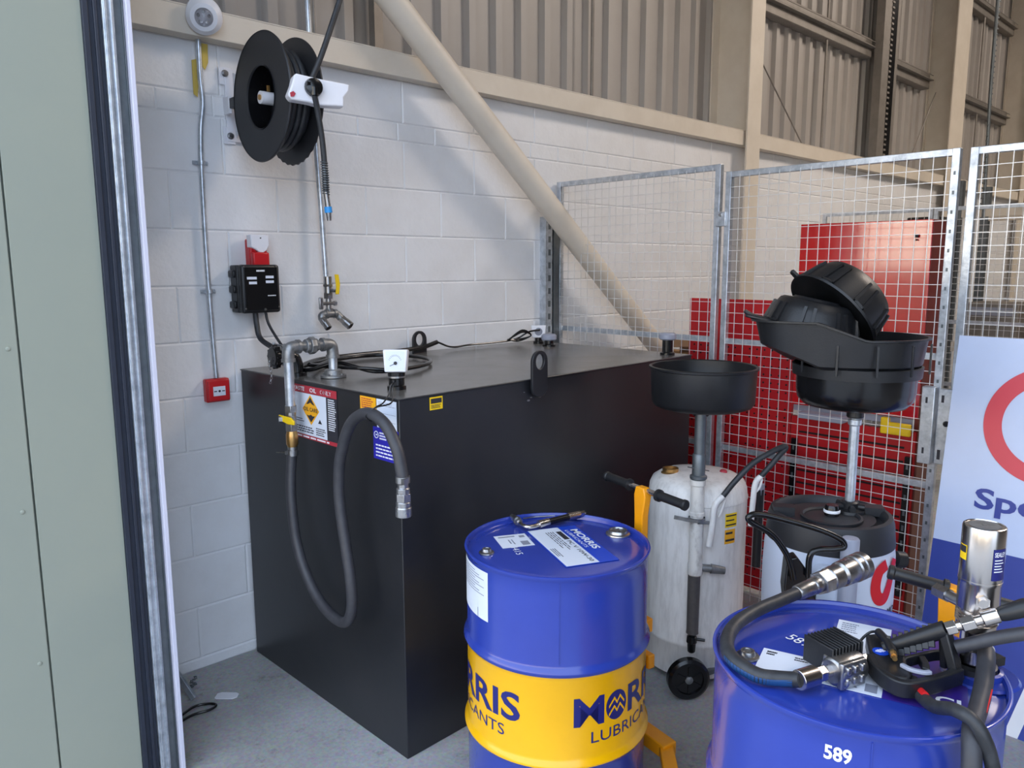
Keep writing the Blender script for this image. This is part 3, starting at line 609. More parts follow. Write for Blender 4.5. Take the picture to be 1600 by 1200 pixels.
# rear gauge and caps
for (x, y, nm) in ((3.10, 3.08, 'rear_gauge'),):
    p = V(x, y, TH); b = MB(); b.lathe([(0.03, 0), (0.03, 0.015), (0.022, 0.018), (0.022, 0.035)], p, n=20); b.build('gauge_riser', 'blackgloss', tank)
    c_ = p + V(0, 0, 0.068); b = MB(); b.prism([(-0.036, -0.034), (0.036, -0.034), (0.042, 0.036), (-0.042, 0.036)], c_ - gd * 0.015, gu, gv, 0.03); g2 = b.build('level_gauge', 'white', tank, bevel=0.004)
    b = MB(); b.cyl(c_ + gd * 0.015, c_ + gd * 0.017, 0.022, n=20); b.bar(c_ + gd * 0.018, c_ + gd * 0.018 + gv * 0.02 + gu * 0.01, 0.002, 0.001, gd); b.build('dial', 'inkgrey', g2)
for (x, y, cm, lab) in ((3.03, 2.93, 'greyplastic', 'low grey vent cap'), (3.155, 2.235, 'greyplastic', 'tall grey vent cap at front right corner')):
    hh = 0.035 if y > 2.5 else 0.075; p = V(x, y, TH)
    b = MB(); b.lathe([(0.036, 0), (0.036, 0.012), (0.026, 0.016), (0.026, hh)], p, n=24); r_ = b.build('vent_riser', 'blackgloss', tank)
    b = MB(); b.lathe([(0.036, hh), (0.042, hh + 0.006), (0.042, hh + 0.026), (0.034, hh + 0.034), (0, hh + 0.036)], p, n=28); cp = b.build('vent_cap', cm, tank); cp['label'] = lab
# filler coupling with black dust cap on the left edge
b = MB(); b.tube([(1.475, 2.845, TH), (1.475, 2.845, 1.355), (1.460, 2.845, 1.385), (1.425, 2.845, 1.392)], 0.026, 18, 6); b.lathe([(0.040, 0), (0.040, 0.014), (0.03, 0.016)], (1.475, 2.845, TH), n=22); b.build('filler_elbow', 'blackgloss', tank)
b = MB(); b.lathe([(0.030, 0), (0.040, 0.004), (0.040, 0.026), (0.034, 0.03), (0.034, 0.055)], (1.445, 2.845, 1.392), (-1, 0, 0), 24)
for s in (-1, 1): b.bar((1.40, 2.845 + s * 0.036, 1.402), (1.405, 2.845 + s * 0.045, 1.445), 0.012, 0.008); 
b.bar((1.40, 2.80, 1.437), (1.405, 2.89, 1.437), 0.008, 0.008)
b.build('camlock', 'castgrey', tank, bevel=0.002)
b = MB(); b.lathe([(0.040, 0), (0.044, 0.006), (0.044, 0.022), (0.036, 0.028), (0, 0.028)], (1.398, 2.845, 1.392), (-1, 0, 0), 28)
for k in range(12):
    a = 2 * PI * k / 12; b.cyl((1.395, 2.845 + 0.043 * math.cos(a), 1.392 + 0.043 * math.sin(a)), (1.374, 2.845 + 0.043 * math.cos(a), 1.392 + 0.043 * math.sin(a)), 0.005, n=6)
b.build('dust_cap', 'blackgloss', tank)
b = MB()
for k in range(11):
    z = 1.385 - k * 0.0095; yy = 2.845 + 0.008 * math.sin(k * 0.7); ax = (1, 0, 0) if k % 2 else (0, 1, 0)
    b.lathe([(0.0045 + 0.0012 * math.cos(a), 0.0012 * math.sin(a)) for a in [PI * 2 * q / 6 for q in range(6)]], (1.362, yy, z), ax, 10, closed=True)
b.build('cap_chain', 'steel', tank)

# --- suction pipework standing on the tank
t = thing('outlet_pipework', 'grey pipe loop with elbows, union and yellow-handled valve, rising from the tank', 'pipework', (1.552, 2.69, TH))
b = MB(); b.lathe([(0.05, 0), (0.05, 0.008), (0.036, 0.01), (0.034, 0.028), (0.026, 0.032)], (1.552, 2.69, TH + 0.003), n=24)
for k in range(4): a = k * PI / 2 + 0.5; b.cyl((1.552 + 0.04 * math.cos(a), 2.69 + 0.04 * math.sin(a), TH + 0.01), (1.552 + 0.04 * math.cos(a), 2.69 + 0.04 * math.sin(a), TH + 0.018), 0.007, n=6)
b.build('flange', 'castgrey', t)
b = MB(); b.cyl((1.552, 2.69, 1.33), (1.552, 2.69, 1.42), 0.0175, n=20); b.cyl((1.36, 2.685, 1.41), (1.36, 2.685, 1.205), 0.0185, n=20); b.build('pipe_run', 'galv', t)
b = MB(); b.tube([(1.552, 2.69, 1.392), (1.552, 2.69, 1.412), (1.547, 2.69, 1.436), (1.528, 2.689, 1.443), (1.505, 2.688, 1.443)], 0.0235, 18, 6); b.lathe([(0.027, 0), (0.027, 0.012)], (1.552, 2.69, 1.388), n=20); b.cyl((1.515, 2.688, 1.443), (1.503, 2.688, 1.443), 0.027, n=20); b.build('elbow', 'castgrey', t)
b = MB(); b.tube([(1.36, 2.685, 1.392), (1.36, 2.685, 1.412), (1.366, 2.685, 1.436), (1.385, 2.685, 1.443), (1.405, 2.685, 1.443)], 0.0235, 18, 6); b.lathe([(0.027, 0), (0.027, 0.012)], (1.36, 2.685, 1.388), n=20); b.cyl((1.396, 2.685, 1.443), (1.408, 2.685, 1.443), 0.027, n=20); b.build('elbow', 'castgrey', t)
b = MB(); b.cyl((1.40, 2.685, 1.443), (1.51, 2.685, 1.443), 0.0185, n=18); b.cyl((1.448, 2.685, 1.443), (1.470, 2.685, 1.443), 0.034, n=8); b.cyl((1.432, 2.685, 1.443), (1.448, 2.685, 1.443), 0.026, n=20); b.cyl((1.470, 2.685, 1.443), (1.484, 2.685, 1.443), 0.026, n=6); b.build('union', 'castgrey', t, bevel=0.002)
b = MB(); b.cyl((1.36, 2.685, 1.22), (1.36, 2.685, 1.195), 0.024, n=6); b.cyl((1.36, 2.685, 1.20), (1.36, 2.685, 1.14), 0.020, n=18); b.cyl((1.36, 2.685, 1.15), (1.36, 2.685, 1.122), 0.024, n=6); b.cyl((1.36, 2.685, 1.168), (1.325, 2.70, 1.17), 0.009, n=10); b.cyl((1.335, 2.695, 1.17), (1.32, 2.705, 1.17), 0.015, n=6); b.build('ball_valve', 'steel', t, bevel=0.001)
b = MB(); b.prism([(-0.02, 0.010), (0.045, 0.004), (0.062, -0.008), (0.062, -0.022), (0.03, -0.022), (0.0, -0.014), (-0.02, -0.012)], (1.332, 2.690, 1.176), (0.25, -0.97, 0), (0, 0, 1), 0.008); b.build('lever', 'yellow', t, bevel=0.002)
b = MB(); b.lathe([(0.018, 0), (0.021, -0.012), (0.023, -0.02), (0.023, -0.055), (0.019, -0.062), (0.017, -0.075)], (1.36, 2.685, 1.125), n=22); b.build('brass_nipple', 'brass', t)
# --- drain hose looped in front of the end face
hp = [(1.36, 2.685, 1.045), (1.352, 2.684, 1.00), (1.34, 2.675, 0.90), (1.335, 2.660, 0.80), (1.335, 2.64, 0.70), (1.335, 2.585, 0.60), (1.335, 2.49, 0.515), (1.335, 2.38, 0.478), (1.335, 2.29, 0.49), (1.335, 2.248, 0.56), (1.335, 2.25, 0.66), (1.335, 2.275, 0.78), (1.335, 2.30, 0.90), (1.335, 2.305, 1.00), (1.335, 2.285, 1.10), (1.335, 2.22, 1.215), (1.335, 2.14, 1.265), (1.335, 2.07, 1.272), (1.335, 2.00, 1.245), (1.335, 1.945, 1.18), (1.335, 1.923, 1.11), (1.335, 1.918, 1.075)]
t = thing('drain_hose', 'black rubber hose looped down the tank end, tied up at the corner', 'hose', hp[0])
b = MB(); b.tube(hp, 0.0195, 18, 6); b.build('hose_tube', 'rubbergrey', t)
b = MB(); b.lathe([(0.0215, -0.010), (0.0215, 0.012)], (1.359, 2.685, 1.035), n=20); b.bar((1.345, 2.70, 1.035), (1.325, 2.75, 1.032), 0.006, 0.005); b.box((1.345, 2.70, 1.035), (0.014, 0.014, 0.014)); b.lathe([(0.0185, 0.01), (0.0185, 0.03)], (1.36, 2.685, 1.035), n=20); b.build('hose_clip', 'steel', t)
b = MB(); b.lathe([(0.0225, -0.010), (0.0225, 0.010)], (1.335, 1.918, 1.09), n=20); b.box((1.325, 1.895, 1.09), (0.016, 0.014, 0.018)); b.build('hose_clip', 'steel', t)
b = MB(); b.lathe([(0.017, 0.01), (0.017, -0.006), (0.021, -0.008), (0.021, -0.05), (0.0235, -0.052), (0.0235, -0.068), (0.0255, -0.07), (0.0255, -0.098), (0.021, -0.10), (0.020, -0.086), (0, -0.086)], (1.335, 1.918, 1.07), n=28); b.cyl((1.335, 1.918, 1.045), (1.335, 1.918, 1.02), 0.0245, n=6); b.build('coupling', 'steel', t, bevel=0.001)
b = MB(); b.tube([(1.540, 2.245, 1.345), (1.49, 2.20, 1.335), (1.44, 2.14, 1.318), (1.39, 2.10, 1.30), (1.352, 2.095, 1.286), (1.336, 2.085, 1.25), (1.315, 2.085, 1.27), (1.34, 2.07, 1.295), (1.40, 2.065, 1.305), (1.47, 2.16, 1.33), (1.53, 2.24, 1.338)], 0.0026, 8, 6)
single(b, 'black_cord', 'blackgloss', (1.54, 2.25, 1.345), 'thin black cord tying the looped hose to the gauge', 'cord')
# --- cables lying on the tank top
zc = TH + 0.022
b = MB(); b.tube([(1.50, 2.95, zc), (1.52, 2.82, zc), (1.60, 2.73, zc + 0.03), (1.68, 2.60, zc), (1.82, 2.575, zc), (1.98, 2.64, zc), (2.09, 2.78, zc), (2.10, 2.95, zc), (2.02, 3.07, zc), (1.88, 3.085, zc), (1.74, 3.03, zc), (1.62, 2.93, zc), (1.54, 2.86, zc + 0.016)], 0.0085, 12, 8)
b.tube([(1.54, 2.86, zc + 0.014), (1.58, 2.76, zc + 0.012), (1.64, 2.62, zc + 0.014), (1.75, 2.555, zc + 0.004), (1.90, 2.58, zc + 0.004)], 0.0075, 12, 8)
single(b, 'coiled_cable', 'blackgloss', (1.5, 2.95, zc), 'black cable coiled in a big loop on the tank top', 'cable')
b = MB(); b.tube([(1.53, 2.93, 1.325), (1.60, 3.00, zc), (1.72, 3.10, zc), (1.88, 3.14, zc), (2.05, 3.15, zc), (2.2, 3.155, zc), (2.34, 3.15, zc + 0.01), (2.42, 3.14, zc + 0.03)], 0.0115, 12, 8)
b.tube([(1.56, 2.96, 1.325), (1.66, 3.02, zc), (1.80, 3.11, zc - 0.002), (1.96, 3.125, zc - 0.002), (2.12, 3.13, zc - 0.002)], 0.008, 12, 8)
single(b, 'supply_cable', 'blackgloss', (1.53, 2.93, zc), 'black cables running along the back of the tank top to the far lug', 'cable')
b = MB(); b.tube([(2.42, 3.14, zc + 0.03), (2.50, 3.12, zc), (2.64, 3.14, zc), (2.82, 3.13, zc + 0.002), (2.96, 3.12, zc + 0.012), (3.02, 3.08, zc + 0.05), (3.08, 3.05, zc + 0.06)], 0.005, 10, 8)
for k in range(3): b.tube([(2.90, 3.12, zc + 0.01), (2.98, 3.09, zc + 0.05 + k * 0.006), (3.03, 3.07, zc + 0.03), (2.97, 3.11, zc + k * 0.005), (2.90, 3.125, zc + 0.012)], 0.004, 8, 6)
single(b, 'gauge_cable', 'blackgloss', (2.42, 3.14, zc), 'thin black cable bundled by the rear gauge on the tank', 'cable')

# ================================================================ OIL DRUMS
def make_drum(c, h, label, rot):
    t = thing('oil_drum', label, 'oil drum', (c[0], c[1], 0), 0, 'blue and yellow oil drums')
    r = 0.2865; k = h / 0.88
    zb, zt_ = 0.299 * k, 0.589 * k
    prof = [(0.24, 0.018), (r - 0.004, 0.018), (r, 0.006), (r + 0.005, 0.0), (r + 0.006, 0.008), (r, 0.02)]
    for z in (zb, zt_): prof += [(r, z - 0.024), (r + 0.004, z - 0.012), (r + 0.0115, z - 0.003), (r + 0.0115, z + 0.003), (r + 0.004, z + 0.012), (r, z + 0.024)]
    prof += [(r, h - 0.06), (r, h - 0.02), (r + 0.003, h - 0.014), (r + 0.006, h - 0.008), (r + 0.0065, h - 0.002), (r + 0.004, h), (r - 0.001, h - 0.001), (r - 0.004, h - 0.008)]
    b = MB(); b.lathe(prof, (c[0], c[1], 0), n=112, caps=False); b.lathe([(0.24, 0.018), (0, 0.018)], (c[0], c[1], 0), n=112, caps=False)
    i = 0
    for f in range(len(b.f)):
        z = sum(b.v[q].z for q in b.f[f]) / len(b.f[f]); b.mi[f] = 1 if zb - 0.004 < z < zt_ - 0.012 and len(b.f[f]) == 4 else 0
    b.build('barrel', ['drumblue', 'drumyellow'], t, ang=50)
    b = MB(); b.lathe([(r - 0.002, h - 0.004), (r - 0.005, h - 0.018), (r - 0.016, h - 0.020), (r - 0.022, h - 0.0165), (r - 0.05, h - 0.0155), (0.08, h - 0.015), (0, h - 0.015)], (c[0], c[1], 0), n=112, caps=False); b.build('lid', 'drumblue', t, ang=50)
    a = rot
    b = MB(); b.bar((c[0] + (r + 0.0006) * math.cos(a), c[1] + (r + 0.0006) * math.sin(a), zt_ + 0.03), (c[0] + (r + 0.0006) * math.cos(a), c[1] + (r + 0.0006) * math.sin(a), h - 0.02), 0.002, 0.003, (math.cos(a), math.sin(a), 0)); b.build('seam', 'drumblue', t)
    return t, r
def bung(t, x, y, z, r, nm):
    b = MB(); b.lathe([(r + 0.012, 0), (r + 0.011, 0.004), (r + 0.004, 0.006), (r + 0.003, 0.010), (r + 0.001, 0.0145), (r - 0.003, 0.0145), (r - 0.005, 0.010), (0, 0.010)], (x, y, z), n=32); o = b.build(nm, 'steel', t, ang=15)
    b = MB(); b.box((x, y, z + 0.012), (r * 1.2, 0.006, 0.004), 0.6); b.lathe([(r * 0.25, 0.010), (r * 0.25, 0.0125)], (x, y, z), n=12); b.build('grip_bar', 'castgrey', o)
def wrap(c, r, a0, z0):
    return lambda u, v: (c[0] + r * math.cos(a0 + u / r), c[1] + r * math.sin(a0 + u / r), z0 + v)
def curved(b, c, r, a0, a1, z0, z1, n=16):
    for i in range(n):
        p = a0 + (a1 - a0) * i / n; q = a0 + (a1 - a0) * (i + 1) / n; k = len(b.v)
        b.add([(c[0] + r * math.cos(p), c[1] + r * math.sin(p), z0), (c[0] + r * math.cos(q), c[1] + r * math.sin(q), z0), (c[0] + r * math.cos(q), c[1] + r * math.sin(q), z1), (c[0] + r * math.cos(p), c[1] + r * math.sin(p), z1)], [(0, 1, 2, 3)])
def drum_print(t, c, r, start):
    rr = r + 0.0012
    b = MB(); b.text('M', None, None, None, 0.090, 0.096, 0.018, fn=wrap(c, rr, R(start), 0.420))
    b.text('RRIS', None, None, None, 0.090, 0.283, 0.022, fn=wrap(c, rr, R(start + 38), 0.420))
    b.text('LUBRICANTS', None, None, None, 0.036, 0.365, 0.0, fn=wrap(c, rr, R(start + 10.8), 0.364))
    cx = R(start + 28.3); f = wrap(c, rr, cx, 0.464); n = 36
    b.add([f(0, 0)] + [f(0.040 * math.cos(2 * PI * k / n), 0.046 * math.sin(2 * PI * k / n)) for k in range(n)], [(0, 1 + k, 1 + (k + 1) % n) for k in range(n)])
    o = b.build('brand_lettering', 'textblue', t)
    b = MB(); f = wrap(c, rr + 0.0008, cx, 0.464)
    for dz in (-0.014, 0.012):
        pts = [(-0.030, -0.012), (-0.010, 0.012), (0.0, -0.004), (0.012, 0.014), (0.030, -0.010)]; tk = 0.009
        for i in range(4):
            (x0, y0), (x1, y1) = pts[i], pts[i + 1]; b.add([f(x0, y0 + dz - tk / 2), f(x1, y1 + dz - tk / 2), f(x1, y1 + dz + tk / 2), f(x0, y0 + dz + tk / 2)], [(0, 1, 2, 3)])
    b.build('emblem', 'drumyellow', o)
D1 = (1.70, 1.605); t, rr_ = make_drum(D1, 0.88, 'blue oil drum with yellow MORRIS LUBRICANTS band, in front of the black tank', R(-135))
for s_ in (-126.3, -252.3, -6.3): drum_print(t, D1, rr_, s_)
LZ = 0.8655
bung(t, 1.925, 1.54, LZ, 0.029, 'large_bung'); bung(t, 1.497, 1.712, LZ, 0.012, 'small_bung')
b = MB(); curved(b, D1, rr_ + 0.001, R(140), R(178.7), 0.70, 0.853); sl = b.build('side_label', 'paper', t)
b = MB(); 
for k in range(9): curved(b, D1, rr_ + 0.0016, R(144), R(165 + 10 * ((k * 7) % 3) / 2), 0.840 - k * 0.008, 0.8425 - k * 0.008, 6)
curved(b, D1, rr_ + 0.0016, R(168), R(168.6), 0.70, 0.73, 1)
b.build('printing', 'inkgrey', sl)
def quadface(bl, br, tl, z):
    bl = V(*bl, z); br = V(*br, z); tl = V(*tl, z); return Face(bl, br - bl, tl - bl - (br - bl).normalized() * ((tl - bl).dot((br - bl).normalized())), (br - bl).length, (tl - bl).length)
# long label: reads from upper left to lower right; top edge on the blue side
F = quadface((1.722, 1.766), (1.588, 1.462), (1.885, 1.70), LZ + 0.0006)
b = MB(); F.rect(b, 0, 0, 1, 1, 0.0008, 0.0008); ll = b.build('product_label', 'labelblue', t)
b = MB(); F.rect(b, 0.01, 0.02, 0.99, 0.63, 0.0014); b.build('white_field', 'paper', ll)
b = MB(); F.text(b, 'MORRIS', 0.12, 0.80, 0.15, 0.56, 0.03, 'l', 0.0018); F.text(b, 'LUBRICANTS', 0.12, 0.69, 0.07, 0.50, 0.0, 'l', 0.0018); b.build('lettering', 'inkwhite', ll)
b = MB(); F.rect(b, 0.13, 0.50, 0.36, 0.60, 0.0018); F.text(b, 'PC V 10W-30', 0.40, 0.50, 0.08, 0.55, 0.01, 'l', 0.002); F.lines(b, 0.12, 0.28, 0.62, 0.46, 4, 0.35, 0.0018); F.lines(b, 0.55, 0.05, 0.80, 0.16, 3, 0.4, 0.0018); b.build('printing', 'ink', ll)
F = quadface((1.607, 1.803), (1.557, 1.703), (1.707, 1.766), LZ + 0.0006)
b = MB(); F.rect(b, 0, 0, 1, 1, 0.0008, 0.0008); ll = b.build('batch_label', 'paper', t)
b = MB(); F.rect(b, 0.12, 0.10, 0.20, 0.62); F.rect(b, 0.14, 0.75, 0.30, 0.92); F.rect(b, 0.60, 0.66, 0.92, 0.90); F.lines(b, 0.4, 0.3, 0.8, 0.5, 2, 0.4); b.build('printing', 'inkgrey', ll)
b = MB(); b.text('4415', (1.585, 1.70, LZ + 0.0015), V(-0.45, -0.89, 0), V(0.89, -0.45, 0), 0.022, 0.075); b.build('stencil_number', 'paper', t)

D2 = (1.600, 0.630); t, rr_ = make_drum(D2, 0.905, 'blue oil drum at lower right with pump and dispensing gun on its lid', R(-150))
for s_ in (-126.3, -252.3, -6.3): drum_print(t, D2, rr_, s_)
LZ2 = 0.8905
bung(t, 1.46, 0.80, LZ2, 0.014, 'small_bung')
b = MB(); b.lathe([(0.075, 0), (0.07, 0.004), (0.045, 0.005), (0.043, 0.016), (0.036, 0.018), (0.034, 0.010)], (1.742, 0.425, LZ2), n=40); b.build('large_bung_ring', 'drumblue', t)
F = quadface((1.452, 0.762), (1.470, 0.657), (1.535, 0.800), LZ2 + 0.0006)
F = Face((1.430, 0.765, LZ2 + 0.0006), V(0.30, -0.95, 0), V(0.95, 0.30, 0), 0.125, 0.095)
b = MB(); F.rect(b, 0, 0, 1, 1, 0.0008, 0.0008); ll = b.build('batch_label', 'paper', t); b = MB(); F.lines(b, 0.08, 0.7, 0.25, 0.92, 2, 0.6); F.lines(b, 0.55, 0.7, 0.8, 0.9, 2, 0.5); b.build('printing', 'ink', ll)
F = Face((1.468, 0.640, LZ2 + 0.0006), V(0.30, -0.95, 0), V(0.95, 0.30, 0), 0.115, 0.33)
b = MB(); F.rect(b, 0, 0, 1, 1, 0.0008, 0.0008); ll = b.build('product_label', 'paper', t)
b = MB(); F.rect(b, 0.02, 0.03, 0.05, 0.40); F.rect(b, 0.08, 0.03, 0.10, 0.40); F.lines(b, 0.08, 0.80, 0.4, 0.97, 5, 0.4); F.rect(b, 0.72, 0.03, 0.92, 0.13); F.lines(b, 0.4, 0.03, 0.65, 0.2, 4, 0.4); b.build('printing', 'inkgrey', ll)
b = MB(); F.text(b, '731', 0.70, 0.30, 0.05, 0.22, 0.02); b.build('lettering', 'ink', ll)
F = Face(F.p(1.0, 0.0), V(0.30, -0.95, 0), V(0.95, 0.30, 0), 0.15, 0.33)
b = MB(); F.rect(b, 0, 0, 1, 1, 0.0006, 0.0006); ll = b.build('purple_label', 'labelpurple', t)
b = MB(); F.text(b, 'GI', 0.62, 0.10, 0.09, 0.30, 0.03); F.text(b, 'S', 0.15, 0.20, 0.05, 0.1, 0.02); b.build('lettering', 'inkwhite', ll)
b = MB(); b.text('589', (1.600, 0.785, LZ2 + 0.001), V(0.15, 0.99, 0) * -1, V(0.99, -0.15, 0), 0.03, 0.055, 0.0); b.build('stencil_number', 'inkwhite', t)
b = MB(); b.text('589', None, None, None, 0.030, 0.048, 0.03, fn=wrap(D2, rr_ + 0.001, R(-166), 0.832)); b.build('stencil_number', 'inkwhite', t)

# --- hydraulic fitting lying on the first drum
zf = LZ + 0.017
t = thing('hose_fitting', 'short black hydraulic hose tail with bent steel end, lying on the first drum', 'hose fitting', (1.75, 1.78, LZ))
b = MB(); b.tube([(1.735, 1.815, zf), (1.722, 1.785, zf), (1.722, 1.762, zf), (1.742, 1.752, zf), (1.775, 1.750, zf)], 0.007, 14, 8); b.build('bent_tube', 'chrome', t)
b = MB(); b.cyl((1.755, 1.862, zf), (1.735, 1.812, zf), 0.012, n=6); b.cyl((1.762, 1.880, zf), (1.755, 1.862, zf), 0.008, n=14); b.cyl((1.745, 1.838, zf), (1.741, 1.828, zf), 0.0145, n=16); b.build('swivel_nut', 'steel', t)
b = MB(); b.cyl((1.765, 1.752, zf), (1.808, 1.748, zf), 0.0135, n=16); b.cyl((1.895, 1.738, zf), (1.945, 1.730, zf), 0.0135, n=16); b.cyl((1.945, 1.730, zf), (1.968, 1.727, zf), 0.011, n=6); b.build('ferrule', 'chrome', t)
b = MB(); b.cyl((1.805, 1.748, zf), (1.90, 1.737, zf), 0.0115, n=16); b.build('hose_tube', 'blackgloss', t)
b = MB(); b.tube([(1.80, 1.862, LZ + 0.004), (1.85, 1.84, LZ + 0.004), (1.93, 1.785, LZ + 0.004), (1.955, 1.75, LZ + 0.006)], 0.0022, 8, 8); single(b, 'bent_wire', 'steel', (1.85, 1.84, LZ), 'thin curved wire lying behind the fitting on the first drum', 'wire')

# --- drum trolleys
def trolley(c, ang, label, bar_a, bar_b, mast, mf=0.5):
    t = thing('drum_trolley', label, 'drum trolley', (mast[0], mast[1], 0), group='orange drum trolleys')
    a = V(*bar_a); bb = V(*bar_b); m = a.lerp(bb, mf); dr = (bb - a).normalized()
    b = MB(); b.cyl(a + dr * 0.02, bb - dr * 0.02, 0.010, n=14); b.build('handle_bar', 'chrome', t)
    for p, q in ((a, a + dr * 0.135), (bb, bb - dr * 0.135)):
        b = MB(); dd = (q - p).normalized(); b.lathe([(0.014, 0), (0.018, 0.003), (0.018, 0.012), (0.0155, 0.015), (0.0155, 0.118), (0.021, 0.12), (0.021, 0.13), (0.015, 0.133)], p, dd, 20); b.build('grip', 'black', t)
    b = MB(); mm = V(mast[0], mast[1], 0)
    out = (V(m.x, m.y, 0) - V(c[0], c[1], 0)).normalized(); side = V(-out.y, out.x, 0)
    b.prism([(-0.02, 0.0), (0.02, 0.0), (0.028, -0.03), (0.024, -0.10), (0.018, -0.88), (-0.018, -0.88), (-0.016, -0.10), (-0.028, -0.03)], V(m.x, m.y, m.z + 0.012) - out * 0.02, side, UZ, 0.03)
    b.build('mast', 'orange', t, bevel=0.004)
    b = MB(); bc = V(m.x, m.y, 0.1) + out * 0.01
    b.box(bc + V(0, 0, 0.0), (0.06, 0.30, 0.05), math.atan2(out.y, out.x)); 
    for s in (-1, 1): b.bar(bc + side * s * 0.13, bc + side * s * 0.26 - out * 0.10, 0.05, 0.03); b.bar(bc + side * s * 0.26 - out * 0.10 + V(0, 0, -0.06), bc + side * s * 0.27 - out * 0.30 + V(0, 0, -0.075), 0.05, 0.012)
    b.build('chassis', 'orange', t, bevel=0.004)
    b = MB(); b.box(bc + V(0, 0, 0.28), (0.03, 0.10, 0.05), math.atan2(out.y, out.x)); b.build('clamp_plate', 'orange', t, bevel=0.004)
    b = MB(); b.box(bc + V(0, 0, 0.40), (0.05, 0.05, 0.05), math.atan2(out.y, out.x)); b.build('clamp_block', 'orange', t, bevel=0.004)
    for s in (-1, 1):
        w = bc + side * s * 0.33 - out * 0.14; w.z = 0.075
        b = MB(); b.lathe([(0.03, -0.02), (0.07, -0.02), (0.075, -0.012), (0.075, 0.012), (0.07, 0.02), (0.03, 0.02)], w, side, 32); b.build('wheel', 'rubber', t)
        b = MB(); b.lathe([(0.034, -0.022), (0.034, 0.022)], w, side, 20); b.build('wheel_hub', 'orange', t)
trolley(D1, 0, 'orange drum trolley with black twin grips behind the first drum', (2.095, 1.735, 0.992), (2.025, 1.345, 0.985), (2.06, 1.54))
trolley(D2, 0, 'orange drum trolley with black grips behind the lower right drum', (1.885, 0.672, 1.005), (2.00, 0.375, 0.955), (1.95, 0.52), 0.45)

# --- barrel pump standing in the second drum
px_, py_ = 1.736, 0.438
t = thing('barrel_pump', 'polished steel cylindrical barrel pump standing in the lower right drum', 'pump', (px_, py_, LZ2))
b = MB(); b.lathe([(0.030, 0.0), (0.030, 0.06), (0.026, 0.065), (0.026, 0.100), (0.038, 0.104), (0.038, 0.118)], (px_, py_, LZ2), n=40); b.build('suction_tube', 'chrome', t)
b = MB(); b.lathe([(0.038, 0.0), (0.046, 0.004), (0.046, 0.016), (0.036, 0.02), (0.036, 0.0)], (px_, py_, LZ2 + 0.010), n=36); b.box((px_ + 0.05, py_ - 0.02, LZ2 + 0.02), (0.05, 0.03, 0.018), -0.4); b.build('bung_adaptor', 'black', t)
b = MB()
for k in range(4): b.lathe([(0.036, 0.118 + k * 0.006), (0.040, 0.121 + k * 0.006), (0.036, 0.124 + k * 0.006)], (px_, py_, LZ2), n=40)
b.lathe([(0.038, 0.118), (0.034, 0.146), (0.0395, 0.15), (0.0395, 0.205), (0.0405, 0.207), (0.0405, 0.213), (0.039, 0.214)], (px_, py_, LZ2), n=48)
b.cyl((px_ - 0.030, py_ - 0.014, LZ2 + 0.178), (px_ - 0.043, py_ - 0.020, LZ2 + 0.178), 0.014, n=6); b.cyl((px_ - 0.043, py_ - 0.020, LZ2 + 0.178), (px_ - 0.050, py_ - 0.023, LZ2 + 0.178), 0.009, n=16)
b.build('pump_body', 'chrome', t)
b = MB(); b.lathe([(0.0398, 0.212), (0.0402, 0.214), (0.0402, 0.322), (0.0388, 0.326), (0.037, 0.327), (0.036, 0.325), (0.012, 0.325), (0.0, 0.325)], (px_, py_, LZ2), n=56); ac = b.build('motor_cylinder', 'chrome', t)
b = MB(); b.cyl((px_, py_, LZ2 + 0.325), (px_, py_, LZ2 + 0.3265), 0.006, n=6); b.build('cap_screw', 'steel', ac)
b = MB(); b.lathe([(0.029, 0.3252), (0.029, 0.3260)], (px_, py_, LZ2), n=40); b.build('cap_plate', 'castgrey', ac)
wf = lambda a0, z0: wrap((px_, py_), 0.0411, a0, z0)
b = MB(); curved(b, (px_, py_), 0.0408, R(122), R(152), LZ2 + 0.255, LZ2 + 0.286, 6); yl = b.build('warning_label', 'yellow', t)
b = MB(); curved(b, (px_, py_), 0.0411, R(124), R(150), LZ2 + 0.270, LZ2 + 0.284, 6); b.build('printing', 'ink', yl)
b = MB(); curved(b, (px_, py_), 0.0408, R(-138), R(-92), LZ2 + 0.222, LZ2 + 0.288, 10); yl = b.build('maker_label', 'textblue', t)
b = MB(); b.text('SEALEY', None, None, None, 0.010, 0.026, 0.02, fn=wf(R(-134), LZ2 + 0.272))
for k in range(5): curved(b, (px_, py_), 0.0411, R(-133), R(-103 - (k % 3) * 4), LZ2 + 0.240 + k * 0.006, LZ2 + 0.2422 + k * 0.006, 4)
b.build('printing', 'inkwhite', yl)
b = MB(); b.cyl((px_ + 0.01, py_ + 0.02, LZ2 + 0.142), (px_ + 0.045, py_ + 0.085, LZ2 + 0.142), 0.012, n=14); b.cyl((px_ + 0.035, py_ + 0.066, LZ2 + 0.142), (px_ + 0.05, py_ + 0.095, LZ2 + 0.142), 0.016, n=6); b.build('air_inlet', 'steel', t)

